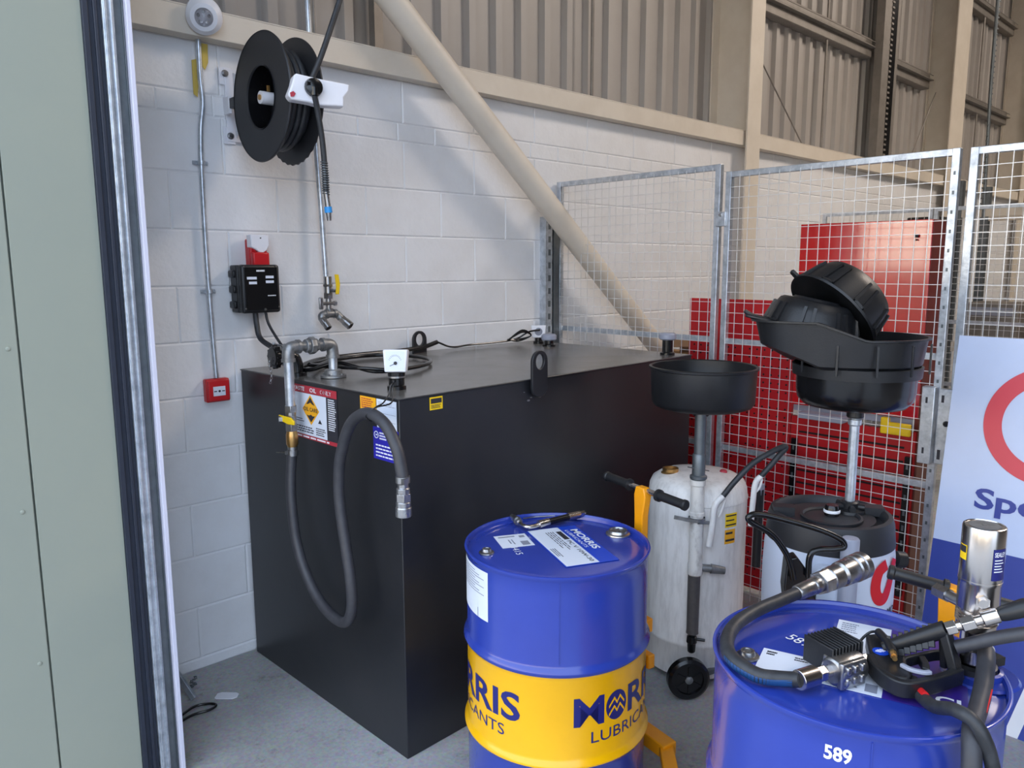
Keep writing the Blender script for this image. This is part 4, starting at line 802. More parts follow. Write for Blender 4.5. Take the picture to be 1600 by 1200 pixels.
# --- oil dispensing gun with meter lying on the second drum
GZ = LZ2 + 0.030
t = thing('dispensing_gun', 'black oil dispensing gun with swivel end lying across the lower right drum', 'dispensing gun', (1.60, 0.55, LZ2))
b = MB(); b.prism([(x, y) for x, y in [(1.656, 0.627), (1.678, 0.614), (1.669, 0.583), (1.629, 0.537), (1.584, 0.515), (1.566, 0.498), (1.527, 0.49), (1.514, 0.515), (1.527, 0.549), (1.577, 0.586)]], (0, 0, GZ - 0.016), (1, 0, 0), (0, 1, 0), 0.034); b.build('gun_body', 'black', t, bevel=0.006)
b = MB()
def flatbar(b, pts, w, th, z):
    p = catmull([V(x, y, z) for x, y in pts], 5); n = len(p); vs = []
    for i in range(n):
        d_ = (p[min(i + 1, n - 1)] - p[max(i - 1, 0)]).normalized(); s_ = V(-d_.y, d_.x, 0) * w / 2
        vs += [p[i] - s_ - V(0, 0, th / 2), p[i] + s_ - V(0, 0, th / 2), p[i] + s_ + V(0, 0, th / 2), p[i] - s_ + V(0, 0, th / 2)]
    fs = [(i * 4 + k, i * 4 + (k + 1) % 4, (i + 1) * 4 + (k + 1) % 4, (i + 1) * 4 + k) for i in range(n - 1) for k in range(4)] + [(3, 2, 1, 0), tuple((n - 1) * 4 + k for k in range(4))]
    b.add(vs, fs)
flatbar(b, [(1.577, 0.586), (1.54, 0.555), (1.515, 0.515), (1.52, 0.490), (1.555, 0.470), (1.60, 0.452), (1.652, 0.436)], 0.016, 0.034, GZ)
b.bar((1.650, 0.438, GZ - 0.014), (1.650, 0.470, 1.004), 0.030, 0.018, (0, 1, 0)); b.bar((1.668, 0.470, GZ), (1.655, 0.474, 0.995), 0.020, 0.014, (0, 1, 0))
b.build('trigger_guard', 'black', t, bevel=0.003)
B0 = V(1.618, 0.574, 0.940); B1 = V(1.651, 0.469, 1.008); bd_ = (B1 - B0).normalized(); bx_, by_, _z = basis(bd_)
b = MB(); b.tube([B0, B0.lerp(B1, 0.5), B1], 0.0, 16, 4, radii=lambda u: 0.012 + 0.006 * u)
for k in range(8):
    p = B0 + bd_ * (0.012 + k * 0.0125)
    b.bar(p + V(-0.008, -0.004, -0.010), p + V(-0.014, -0.008, -0.022), 0.007, 0.012, tuple(bd_)); b.bar(p + V(0.004, 0.003, 0.010), p + V(0.006, 0.005, 0.019), 0.005, 0.008, tuple(bd_))
b.build('barrel_grip', 'black', t, bevel=0.001)
b = MB(); flatbar(b, [(1.585, 0.520), (1.612, 0.531), (1.640, 0.522), (1.690, 0.500), (1.712, 0.478), (1.700, 0.458), (1.672, 0.446)], 0.010, 0.022, GZ + 0.004); flatbar(b, [(1.606, 0.486), (1.628, 0.494), (1.655, 0.512)], 0.014, 0.018, GZ + 0.004); b.build('trigger', 'black', t, bevel=0.002)
b = MB(); flatbar(b, [(1.566, 0.520), (1.560, 0.500), (1.566, 0.478), (1.578, 0.468)], 0.010, 0.008, GZ + 0.022); b.build('lock_lever', 'greyplastic', t, bevel=0.002)
b = MB(); b.prism(circ(0.0165, 28), (1.598, 0.572, GZ + 0.0185), (1, 0, 0), (0, 1, 0), 0.001); bd = b.build('round_badge', 'labelblue', t)
b = MB()
for k in range(4): b.box((1.592 + k * 0.005, 0.575 - k * 0.001, GZ + 0.0198), (0.0015, 0.018 - abs(k - 1.5) * 0.004, 0.0006), 0.4)
b.build('printing', 'inkwhite', bd)
b = MB(); b.tube([(1.590, 0.545, GZ + 0.030), (1.625, 0.570, GZ + 0.032), (1.66, 0.602, GZ + 0.03)], 0.009, 12, 4); b.build('valve_tube', 'black', t)
b = MB(); b.cyl((1.592, 0.547, GZ + 0.030), (1.576, 0.538, GZ + 0.029), 0.007, n=6); b.cyl((1.578, 0.539, GZ + 0.029), (1.568, 0.533, GZ + 0.028), 0.005, n=10); b.build('brass_valve', 'brass', t)
b = MB(); b.tube([(1.662, 0.604, GZ + 0.03), (1.665, 0.622, GZ + 0.02), (1.645, 0.632, GZ + 0.005), (1.615, 0.622, GZ)], 0.003, 8, 6); b.build('wire_loop', 'black', t)
b = MB(); q0 = V(1.651, 0.469, 1.008); q1 = V(1.695, 0.394, 1.049); dq = (q1 - q0).normalized()
b.cyl(q0, q0 + dq * 0.02, 0.015, n=6); b.cyl(q0 + dq * 0.018, q0 + dq * 0.03, 0.010, n=16); b.cyl(q0 + dq * 0.03, q0 + dq * 0.055, 0.016, n=6); b.cyl(q0 + dq * 0.055, q0 + dq * 0.07, 0.010, n=16); b.cyl(q0 + dq * 0.07, q0 + dq * 0.10, 0.0155, n=20); b.build('swivel', 'chrome', t, bevel=0.001)
b = MB(); b.lathe([(0.0115, 0), (0.0145, 0.008), (0.016, 0.02), (0.0175, 0.04), (0.0185, 0.05), (0.018, 0.058), (0.011, 0.058)], q0 + dq * 0.098, dq, 20); b.build('hose_sleeve', 'black', t)
b = MB(); b.tube([(1.660, 0.452, 0.972), (1.672, 0.428, 0.984), (1.695, 0.388, 1.004), (1.722, 0.338, 1.024)], 0.0135, 14, 6); b.build('rear_grip', 'rubbergrey', t)
# meter
t = thing('oil_meter', 'finned black and cast silver inline oil meter lying on the lower right drum', 'oil meter', (1.53, 0.62, LZ2))
ad = V(1.596, 0.588, 0) - V(1.440, 0.640, 0); ad.normalize(); an = V(-ad.y, ad.x, 0)
mc = V(1.505, 0.613, GZ + 0.002)
b = MB()
for k in range(10): b.box(mc + ad * (-0.024 + k * 0.0092) + an * 0.040 + V(0, 0, 0.014), (0.0042, 0.078, 0.058), math.atan2(ad.y, ad.x))
b.box(mc + ad * 0.017 + an * 0.036 + V(0, 0, 0.008), (0.082, 0.064, 0.040), math.atan2(ad.y, ad.x)); b.build('finned_cover', 'black', t, bevel=0.0015)
b = MB(); b.box(mc + ad * 0.004, (0.066, 0.048, 0.050), math.atan2(ad.y, ad.x)); b.lathe([(0.026, -0.036), (0.030, -0.03), (0.030, 0.036), (0.026, 0.042)], mc + ad * 0.002 - an * 0.004, ad, 20)
for r_ in range(2):
    for k in range(3): b.box(mc + ad * (-0.018 + k * 0.020) - an * 0.030 + V(0, 0, -0.012 + r_ * 0.024), (0.012, 0.014, 0.016), math.atan2(ad.y, ad.x))
b.box(mc - an * 0.026, (0.068, 0.012, 0.056) , math.atan2(ad.y, ad.x)); b.build('meter_body', 'steel', t, bevel=0.003)
b = MB(); b.cyl(mc - ad * 0.033, mc - ad * 0.056, 0.012, n=14); b.cyl(mc - ad * 0.050, mc - ad * 0.068, 0.0165, n=6); b.build('connector', 'chrome', t, bevel=0.001)
b = MB(); b.cyl(mc + ad * 0.036, mc + ad * 0.056, 0.011, n=14); b.cyl(mc + ad * 0.046, mc + ad * 0.068, 0.0155, n=6); b.build('connector', 'chrome', t, bevel=0.001)
# whip hose with big coupling
t = thing('whip_hose', 'short black hydraulic hose with large steel coupling curling over the lower right drum', 'hose', (1.41, 0.76, LZ2))
e0 = mc - ad * 0.068
hz = LZ2 + 0.028
hp = [tuple(e0 - ad * 0.045), (1.392, 0.690, hz - 0.008), (1.372, 0.728, hz - 0.008), (1.378, 0.785, hz), (1.42, 0.828, hz + 0.004), (1.50, 0.860, hz + 0.006), (1.60, 0.866, hz + 0.008), (1.70, 0.850, hz + 0.012), (1.765, 0.838, hz + 0.015)]
b = MB(); b.tube(hp, 0.0155, 18, 8); b.build('hose_tube', 'rubber', t)
hc = catmull([V(*p) for p in hp], 8); b = MB()
for i in range(2, 26):
    p = hc[i]; q = hc[i + 1]; dd = (q - p).normalized(); s_ = V(dd.y, -dd.x, 0)
    if s_.dot(p - V(1.6, 0.63, p.z)) < 0: s_ = -s_
    for a0 in range(-2, 3):
        a1 = R(a0 * 12 - 14 - 6); a2 = R(a0 * 12 - 14 + 6); f_ = lambda P_, a: P_ + (s_ * math.cos(a) + UZ * math.sin(a)) * 0.0163
        b.add([f_(p, a1), f_(q, a1), f_(q, a2), f_(p, a2)], [(0, 1, 2, 3)])
st = b.build('blue_stripe', 'hoseblue', t)
b = MB(); b.cyl(e0 - ad * 0.05, e0 - ad * 0.006, 0.0205, n=22); b.cyl(e0 - ad * 0.008, e0 + ad * 0.004, 0.012, n=16); b.build('ferrule', 'chrome', t, bevel=0.001)
c0 = V(*hp[-1]); cd = V(2.03, 0.775, hz + 0.040) - c0; cl = cd.length; cd.normalize()
b = MB(); b.lathe([(0.017, -0.005), (0.0195, 0.0), (0.0205, 0.045), (0.019, 0.05), (0.022, 0.055), (0.022, 0.075), (0.019, 0.08)], c0, cd, 24); b.cyl(c0 + cd * 0.078, c0 + cd * 0.112, 0.031, n=6); b.lathe([(0.024, 0.108), (0.030, 0.115), (0.030, 0.15), (0.026, 0.153), (0.033, 0.16), (0.034, 0.20), (0.032, 0.205), (0.036, 0.21), (0.036, 0.225), (0.033, 0.228), (0.036, 0.232), (0.036, 0.25), (0.028, 0.255), (0.022, 0.24), (0, 0.24)], c0, cd, 32); b.build('coupling', 'steel', t, bevel=0.001)
# two hoses hanging down over the drum front
t = thing('delivery_hose', 'thick black hose from the pump hanging over the drum edge, crossing another', 'hose', (1.735, 0.42, 0.95))
b = MB(); b.tube([(1.752, 0.425, 0.925), (1.735, 0.418, 0.950), (1.70, 0.405, 0.955), (1.614, 0.385, 0.935), (1.53, 0.370, 0.926), (1.455, 0.358, 0.926), (1.418, 0.345, 0.89), (1.402, 0.338, 0.80), (1.395, 0.335, 0.62), (1.395, 0.335, 0.42)], 0.0165, 16, 8); b.build('hose_tube', 'rubbergrey', t)
b = MB(); b.lathe([(0.018, -0.004), (0.019, 0.0), (0.019, 0.008), (0.018, 0.012)], (1.742, 0.420, 0.944), V(-0.35, -0.15, 0.9), 20); b.build('collar', 'inkwhite', t)
b = MB(); b.bar((1.52, 0.3545, 0.931), (1.60, 0.3675, 0.938), 0.004, 0.004); b.build('red_print', 'logored', t)
t = thing('air_hose', 'black hose with red print crossing in front of the thicker hose on the drum', 'hose', (1.52, 0.48, 0.92))
b = MB(); b.tube([(1.575, 0.500, 0.912), (1.535, 0.470, 0.910), (1.485, 0.430, 0.925), (1.445, 0.385, 0.955), (1.430, 0.345, 0.950), (1.440, 0.318, 0.88), (1.45, 0.306, 0.76), (1.455, 0.30, 0.55)], 0.0125, 16, 8); b.build('hose_tube', 'rubber', t)
b = MB(); b.tube([(1.550, 0.483, 0.918), (1.535, 0.471, 0.9185), (1.515, 0.455, 0.923)], 0.0075, 10, 5); b.build('red_print', 'logored', t)

# ================================================================ MESH CAGE
def panel(label, x, y0, y1, z0, z1, rails, slots=False, name='mesh_panel'):
    """upright panel in the plane x, from y0 (far) to y1 (near)"""
    t = thing(name, label, 'mesh panel', (x, (y0 + y1) / 2, 0), group='mesh panels of the near cage')
    w = 0.03
    for yy in (y0, y1):
        b = MB(); b.box((x, yy + (w / 2 if yy == y1 else -w / 2), z1 / 2 + z0 / 2), (0.03, w, z1 - z0)); b.build('upright', 'galv', t, bevel=0.002)
    b = MB(); b.box((x, (y0 + y1) / 2, z1 - 0.0145), (0.026, abs(y0 - y1) - 0.002, 0.028)); b.build('top_rail', 'galv', t, bevel=0.002)
    for z in rails:
        b = MB(); b.box((x + 0.012, (y0 + y1) / 2, z), (0.022, abs(y0 - y1) - 0.05, 0.028)); b.build('cross_rail', 'galv', t, bevel=0.002)
    if slots:
        b = MB()
        for yy in (y1 + w / 2,):
            k = z0 + 0.1
            while k < z1 - 0.05: b.box((x - 0.0155, yy, k), (0.001, 0.008, 0.014)); k += 0.075
        b.build('slot', 'galvdark', t)
    b = MB(); yy = y1 + 0.045; 
    while yy < y0 - 0.02: b.box((x - 0.013, yy, (z0 + z1) / 2), (0.0027, 0.0027, z1 - z0 - 0.03)); yy += 0.0505
    zz = z0 + 0.05
    while zz < z1 - 0.03: b.box((x - 0.010, (y0 + y1) / 2, zz), (0.0025, abs(y0 - y1) - 0.03, 0.0025)); zz += 0.0505
    b.build('wire_mesh', 'zinc', t)
    return t
FX = 3.40
panel('galvanised mesh cage panel standing behind the tank, nearest the wall', FX, 3.215, 2.115, 0.05, 2.235, [1.375, 0.83])
p2 = panel('galvanised mesh cage panel in front of the red tool bench', FX, 2.085, 1.055, 0.05, 2.195, [1.372, 0.83], True)
p3 = panel('galvanised mesh cage panel behind the red and white sign', FX, 1.020, 0.02, 0.05, 2.192, [1.372, 0.83], True)
t = thing('cage_post', 'short slotted galvanised post fixed to the block wall at the cage corner', 'post', (3.29, 3.2, 0.03))
b = MB(); b.box((3.262, 3.205, 1.03), (0.004, 0.05, 2.0)); b.box((3.29, 3.182, 1.03), (0.055, 0.004, 2.0)); b.box((3.315, 3.205, 1.03), (0.004, 0.05, 2.0)); b.build('channel', 'galv', t)
b = MB(); b.box((3.345, 3.19, 1.03), (0.045, 0.03, 2.0)); b.build('angle', 'galvdark', t)
b = MB()
for k in range(26): b.box((3.29, 3.1795, 0.1 + k * 0.075), (0.02, 0.001, 0.035))
b.build('slot', 'galvdark', t)
t = thing('panel_clamp', 'small galvanised clamp joining the first two cage panels near the top', 'clamp', (FX - 0.02, 2.10, 1.97))
b = MB(); b.box((FX - 0.02, 2.10, 1.97), (0.012, 0.055, 0.07)); b.build('plate', 'galv', t, bevel=0.003)
b = MB(); b.cyl((FX - 0.026, 2.10, 1.99), (FX - 0.034, 2.10, 1.99), 0.008, n=6); b.build('bolt', 'steel', t)
t = thing('gate_lock', 'galvanised lock box on the cage post beside the sign', 'lock', (FX - 0.03, 1.04, 1.1))
b = MB(); b.box((FX - 0.035, 1.088, 1.095), (0.045, 0.050, 0.32)); b.build('strike_box', 'galv', t, bevel=0.003)
b = MB(); b.box((FX - 0.03, 1.022, 1.095), (0.035, 0.060, 0.31)); b.build('lock_case', 'galv', t, bevel=0.003)
b = MB(); b.box((FX - 0.0585, 1.092, 1.20), (0.001, 0.008, 0.025)); b.box((FX - 0.0585, 1.092, 0.99), (0.001, 0.008, 0.025)); b.box((FX - 0.048, 1.035, 0.98), (0.001, 0.012, 0.04)); b.box((FX - 0.048, 1.035, 1.21), (0.001, 0.01, 0.03)); b.build('slot', 'ink', t)
b = MB(); b.lathe([(0.012, 0), (0.012, 0.006), (0.008, 0.012)], (FX - 0.0475, 1.015, 1.11), (-1, 0, 0), 16); b.build('cylinder', 'blackgloss', t)

# ================================================================ RED TOOL BENCH behind the mesh
BX = 3.62
t = thing('tool_bench', 'tall red enamelled tool bench with perforated and slotted panels behind the mesh', 'tool bench', (3.8, 1.8, 0))
b = MB(); b.box((BX + 0.014, 1.51, 1.50), (0.024, 0.585, 0.88), R(2.4)); b.build('upper_panel', 'redmetal', t, bevel=0.003)
b = MB(); b.box((BX + 0.012, 2.115, 0.80), (0.024, 0.615, 1.54)); b.m = 1
for i in range(14):
    for k in range(30): b.box((BX - 0.0006, 1.84 + i * 0.042, 0.10 + k * 0.042), (0.001, 0.009, 0.009))
b.build('perforated_panel', ['redmatt', 'hole'], t)
b = MB(); b.box((BX + 0.012, 1.51, 0.50), (0.024, 0.585, 1.0)); b.m = 1
for k in range(14): b.box((BX - 0.0006, 1.51, 0.08 + k * 0.065), (0.001, 0.50, 0.010))
b.build('slotted_panel', ['redmatt', 'hole'], t)
b = MB(); b.box((BX + 0.14, 1.224, 0.98), (0.24, 0.018, 1.92)); b.build('side_panel', 'darkred', t, bevel=0.002)
b = MB(); b.box((BX + 0.14, 1.212, 0.55), (0.24, 0.008, 1.1)); b.build('edge_board', 'brown', t)
b = MB(); b.box((BX + 0.25, 1.83, 1.04), (0.45, 1.2, 0.03)); b.build('shelf', 'greyplastic', t)
b = MB(); b.cyl((BX - 0.002, 1.755, 1.87), (BX + 0.002, 1.755, 1.87), 0.008, n=10); b.cyl((BX - 0.002, 1.755, 1.853), (BX + 0.002, 1.755, 1.853), 0.004, n=10); b.cyl((BX - 0.002, 1.275, 1.87), (BX + 0.002, 1.275, 1.87), 0.008, n=10); b.cyl((BX - 0.002, 1.275, 1.853), (BX + 0.002, 1.275, 1.853), 0.004, n=10); b.build('keyhole', 'hole', t)
for y, lab in ((1.775, 'left'), (1.235, 'right')):
    b = MB(); b.box((BX - 0.012, y, 0.56), (0.02, 0.026, 0.66)); r_ = b.build('slotted_rail', 'blackgloss', t)
    b = MB()
    for k in range(9): b.box((BX - 0.0225, y, 0.27 + k * 0.072), (0.001, 0.010, 0.026))
    b.build('slot', 'galvdark', r_)
b = MB(); b.box((BX - 0.05, 1.62, 1.025), (0.08, 0.22, 0.03)); single(b, 'parts_tray', 'greyplastic', (BX - 0.05, 1.62, 1.01), 'pale grey tray lying between the red panels', 'tray', bevel=0.004)
t = thing('yellow_packet', 'yellow packet hanging on the red bench beneath the big black pan', 'packet', (BX - 0.04, 1.29, 1.0))
b = MB(); b.box((BX - 0.04, 1.275, 1.015), (0.02, 0.10, 0.055)); b.build('pouch', 'yellow', t, bevel=0.004)
b = MB(); b.box((BX - 0.04, 1.335, 1.025), (0.03, 0.035, 0.075)); b.build('flap', 'yellow', t, bevel=0.006)
# cardboard box on the floor behind the cage
t = thing('cardboard_box', 'open cardboard box behind the mesh near the foot of the brace', 'box', (4.55, 2.9, 1.05))
b = MB(); b.box((4.3, 2.85, 1.10), (0.26, 0.22, 0.20)); b.build('carton', 'cardboard', t)
b = MB(); b.bar((4.19, 2.74, 1.20), (4.12, 2.69, 1.245), 0.22, 0.004); b.bar((4.42, 2.96, 1.20), (4.47, 3.0, 1.25), 0.2, 0.004); b.build('flap', 'wood', t)
t = thing('steel_shelving', 'grey steel shelving behind the cage carrying the cardboard box', 'shelving', (4.4, 2.85, 0))
b = MB(); b.box((4.4, 2.85, 0.99), (0.7, 0.35, 0.02)); b.build('shelf', 'greyplastic', t)
b = MB(); b.box((4.4, 2.85, 0.4), (0.7, 0.35, 0.02)); b.build('shelf', 'greyplastic', t)
b = MB()
for xx in (4.06, 4.74):
    for yy in (2.68, 3.02): b = MB(); b.box((xx, yy, 0.50), (0.03, 0.03, 1.0)); b.build('upright', 'galvdark', t)

# --- farther cage and racking
def farpanel(x, y0, y1, label):
    t = thing('far_mesh_panel', label, 'mesh panel', (x, (y0 + y1) / 2, 0), group='mesh panels of the farther cage')
    b = MB()
    for yy in (y0, y1): b.box((x, yy, 1.1), (0.03, 0.03, 2.2))
    for z in (2.185, 1.3, 0.8): b.box((x, (y0 + y1) / 2, z), (0.025, abs(y1 - y0), 0.03))
    b.build('frame', 'galv', t)
    b = MB(); yy = y1 + 0.05
    while yy < y0: b.box((x, yy, 1.1), (0.003, 0.003, 2.15)); yy += 0.05
    z = 0.05
    while z < 2.15: b.box((x, (y0 + y1) / 2, z), (0.003, abs(y1 - y0), 0.003)); z += 0.05
    b.build('wire_mesh', 'zinc', t)
farpanel(6.75, 3.15, 2.28, 'farther mesh cage panel seen above the red bench, beside the wall')
farpanel(6.75, 2.24, 1.40, 'farther mesh cage panel seen right of the near cage post')
farpanel(6.75, 1.36, 0.40, 'farther mesh cage panel seen above the sign at the right edge')
t = thing('pallet_racking', 'tall steel pallet racking standing far behind the cages', 'racking', (9.2, 1.8, 0))
b = MB()
for yy in (0.6, 2.75):
    for xx in (8.9, 9.8): b = MB(); b.box((xx, yy, 1.9 if yy < 1 else 1.3), (0.08, 0.08, 3.8 if yy < 1 else 2.6)); b.build('upright', 'galvdark', t)
b = MB()
for z in (0.9, 2.28):
    for xx in (8.9, 9.8): b = MB(); b.box((xx, 1.68, z), (0.05, 2.15, 0.10)); b.build('beam', 'cream', t)
t = thing('wooden_pallet', 'wooden pallet on the top beams of the far racking', 'pallet', (9.3, 1.7, 2.33))
b = MB()
for k in range(5): b.box((9.3, 1.2 + k * 0.22, 2.46), (0.95, 0.12, 0.022))
for k in range(3): b.box((8.9 + k * 0.4, 1.64, 2.39), (0.1, 1.05, 0.10))
b.build('boards', 'wood', t)
for (x, y, z, sx, sy, sz, m, lab) in ((9.3, 2.4, 1.15, 0.6, 0.5, 0.42, 'girt', 'grey crate on the lower level of the far racking, next to the wall'), (9.3, 1.6, 1.2, 0.6, 0.6, 0.5, 'cardboard', 'cardboard crate in the middle of the far racking lower level'), (8.2, 2.75, 1.1, 0.5, 0.3, 2.2, 'blackgloss', 'tall dark cabinet against the wall far behind the cages')):
    t = thing('storage_crate' if m != 'blackgloss' else 'dark_cabinet', lab, 'crate' if m != 'blackgloss' else 'cabinet', (x, y, z - sz / 2))
    b = MB(); b.box((x, y, z), (sx, sy, sz)); b.build('body', m, t, bevel=0.01)
    b = MB(); b.box((x - sx / 2 - 0.005, y, z + sz * 0.3), (0.01, sy * 0.8, sz * 0.2)); b.build('panel', 'greyplastic', t)

# ================================================================ SIGN BOARD leaning on the cage
S0 = V(3.165, 1.0, 0.0); S1 = V(3.372, 1.0, 1.468); sv = (S1 - S0); sh = sv.length; sv.normalize(); su = V(0, -1, 0)
t = thing('sign_board', 'large white and blue sign board with red ring leaning against the cage', 'sign', tuple(S0))
SWd = 1.25
b = MB(); b.prism([(0, 0), (SWd, 0), (SWd, sh), (0, sh)], S0, su, sv, 0.006)
b.v = [v - su.cross(sv) * 0.006 for v in b.v] if su.cross(sv).x < 0 else b.v
b.build('board', 'signwhite', t)
nS = su.cross(sv); nS = nS if nS.x < 0 else -nS
def SF(): return Face(S0 + nS * 0.001, su, sv, 1, 1)
F = SF(); F.n = nS
kb = 0.66 / 1.468 * sh
b = MB(); b.add([F.p(0, 0, 0.001), F.p(SWd, 0, 0.001), F.p(SWd, kb - 0.0, 0.001), F.p(0, kb, 0.001)], [(0, 1, 2, 3)]); b.build('blue_field', 'signblue', t)
b = MB(); cxs, cys = 0.345, 1.165; n = 96
a0, a1 = R(38), R(360)
ro, ri = 0.222, 0.160
vs = []; fs = []
for k in range(n + 1):
    a = 2 * PI * k / n; vs += [F.p(cxs + ro * math.cos(a), cys + ro * math.sin(a), 0.002), F.p(cxs + ri * math.cos(a), cys + ri * math.sin(a), 0.002)]
fs = [(2 * k, 2 * k + 2, 2 * k + 3, 2 * k + 1) for k in range(n)]
b.add(vs, fs); b.build('red_ring', 'signred', t)
b = MB(); b.text('Spe', F.p(0.128, 0.795, 0.002), su, sv, 0.105, 0.215, 0.025); b.build('lettering', 'signtext', t)
b = MB(); b.add([F.p(0.325, 0.0, 0.002), F.p(0.37, 0.0, 0.002), F.p(0.42, 0.22, 0.002), F.p(0.375, 0.22, 0.002)], [(0, 1, 2, 3)]); b.build('white_lettering', 'inkwhite', t)

# ================================================================ WHITE WASTE OIL DRAINER
wc = (2.765, 1.783)
t = thing('oil_drainer', 'grubby white wheeled oil drainer with black round pan on top pole', 'oil drainer', (wc[0], wc[1], 0))
b = MB(); b.lathe([(0.196, 0.03), (0.204, 0.035), (0.204, 0.165), (0.209, 0.172), (0.209, 0.185), (0.206, 0.19), (0.206, 0.775), (0.2085, 0.777), (0.2085, 0.785), (0.206, 0.79), (0.203, 0.82), (0.192, 0.845), (0.165, 0.863), (0.10, 0.872), (0, 0.875)], (wc[0], wc[1], 0), n=72); b.build('drum_body', 'dwhite', t, ang=40)
b = MB(); b.lathe([(0.040, 0), (0.040, 0.012), (0.033, 0.018), (0.034, 0.032), (0.026, 0.032), (0.025, 0.014), (0, 0.012)], (2.69, 1.872, 0.855), n=28); b.build('filler_neck', 'brass', t)
b = MB(); b.lathe([(0.016, 0), (0.016, 0.012), (0.012, 0.018), (0, 0.018)], (2.845, 1.71, 0.862), n=18); b.build('safety_valve', 'redprint', t)
# lift column on the front
cx0, cy0 = 2.578, 1.662
b = MB(); b.lathe([(0.026, 0.50), (0.030, 0.505), (0.030, 0.545), (0.027, 0.55), (0.027, 0.75), (0.031, 0.752), (0.031, 0.765), (0.027, 0.768), (0.027, 0.875), (0.031, 0.878), (0.031, 0.90)], (cx0, cy0, 0), n=28); col = b.build('lift_column', 'grime', t)
b = MB(); b.bar((cx0, cy0, 0.72), (cx0 + 0.06, cy0 + 0.04, 0.72), 0.05, 0.04); b.bar((cx0, cy0, 0.30), (cx0 + 0.06, cy0 + 0.04, 0.30), 0.04, 0.03); b.build('bracket', 'grime', t)
b = MB(); b.lathe([(0.0255, 0.25), (0.024, 0.26), (0.025, 0.50)], (cx0 - 0.004, cy0, 0), n=24)
b.build('grey_sleeve', 'greygrip', t)
b = MB(); b.lathe([(0.012, 0.165), (0.016, 0.17), (0.018, 0.205), (0.022, 0.21), (0.020, 0.235), (0.014, 0.24), (0.014, 0.255)], (cx0 - 0.006, cy0, 0), n=18); b.cyl((cx0, cy0, 0.222), (cx0 + 0.03, cy0 - 0.04, 0.218), 0.006, n=10); b.build('drain_nozzle', 'blackgloss', t)
b = MB(); b.bar((cx0 - 0.03, cy0 - 0.01, 0.735), (cx0 - 0.07, cy0 + 0.06, 0.745), 0.008, 0.014); b.cyl((cx0 - 0.02, cy0 - 0.02, 0.73), (cx0 + 0.06, cy0 - 0.04, 0.715), 0.007, n=10); b.lathe([(0.031, 0.728), (0.034, 0.73), (0.034, 0.742), (0.031, 0.744)], (cx0, cy0, 0), n=24, closed=True); b.build('clamp_lever', 'castgrey', t)
b = MB(); b.cyl((cx0 + 0.015, cy0 - 0.015, 0.53), (cx0 + 0.055, cy0 - 0.055, 0.525), 0.016, n=16); b.cyl((cx0 + 0.045, cy0 - 0.045, 0.526), (cx0 + 0.085, cy0 - 0.085, 0.518), 0.020, 0.015, 18); b.build('quick_coupler', 'castgrey', t)
b = MB(); b.lathe([(0.028, 0.90), (0.034, 0.905), (0.034, 0.915), (0.026, 0.92), (0.026, 1.0), (0.023, 1.005)], (cx0 + 0.002, cy0, 0), n=24); b.lathe([(0.022, 1.0), (0.022, 1.19)], (cx0 + 0.004, cy0, 0), n=24); b.build('pole', 'galvdark', t)
b = MB(); b.cyl((cx0 - 0.045, cy0 + 0.02, 0.955), (cx0 + 0.03, cy0 - 0.03, 0.935), 0.0025, n=8); b.build('locking_pin', 'steel', t)
# round collecting pan
b = MB(); b.lathe([(0.0, 1.178), (0.165, 1.178), (0.192, 1.188), (0.203, 1.205), (0.208, 1.335), (0.214, 1.338), (0.215, 1.346), (0.209, 1.349), (0.203, 1.345), (0.197, 1.21), (0.185, 1.196), (0.03, 1.188), (0, 1.188)], (2.650, 1.700, 0), n=80); b.build('collecting_pan', 'black', t, ang=45)
b = MB(); b.lathe([(0.03, 1.155), (0.045, 1.178)], (cx0 + 0.02, cy0 + 0.01, 0), n=20); b.build('pan_socket', 'black', t)
# hoses with white hooked ends
b = MB(); b.tube([(2.665, 1.60, 0.825), (2.70, 1.57, 0.885), (2.76, 1.53, 0.955), (2.82, 1.485, 1.0), (2.868, 1.455, 1.022), (2.876, 1.452, 1.012), (2.85, 1.465, 0.985), (2.825, 1.485, 0.945), (2.795, 1.51, 0.90)], 0.0115, 14, 8); b.build('suction_hose', 'rubber', t)
b = MB(); b.tube([(2.665, 1.60, 0.825), (2.635, 1.615, 0.79), (2.622, 1.615, 0.73), (2.612, 1.615, 0.68), (2.606, 1.618, 0.625)], 0.0, 12, 6, radii=lambda u: 0.0125); b.tube([(2.675, 1.595, 0.81), (2.66, 1.60, 0.765), (2.645, 1.605, 0.74)], 0.005, 8, 6); b.build('hook_handle', 'dwhite', t)
b = MB(); b.tube([(2.80, 1.507, 0.905), (2.775, 1.52, 0.875), (2.765, 1.522, 0.80), (2.755, 1.522, 0.70)], 0.0, 12, 6, radii=lambda u: 0.0115); b.tube([(2.798, 1.505, 0.89), (2.79, 1.508, 0.86), (2.775, 1.515, 0.84)], 0.005, 8, 6); b.build('hook_handle', 'dwhite', t)
b = MB(); b.cyl((2.94, 1.59, 0.80), (2.93, 1.585, 0.46), 0.018, n=18); b.build('probe_holder', 'black', t)
b = MB(); b.box((2.942, 1.59, 0.80), (0.03, 0.03, 0.05)); b.build('valve_block', 'greyplastic', t, bevel=0.003)
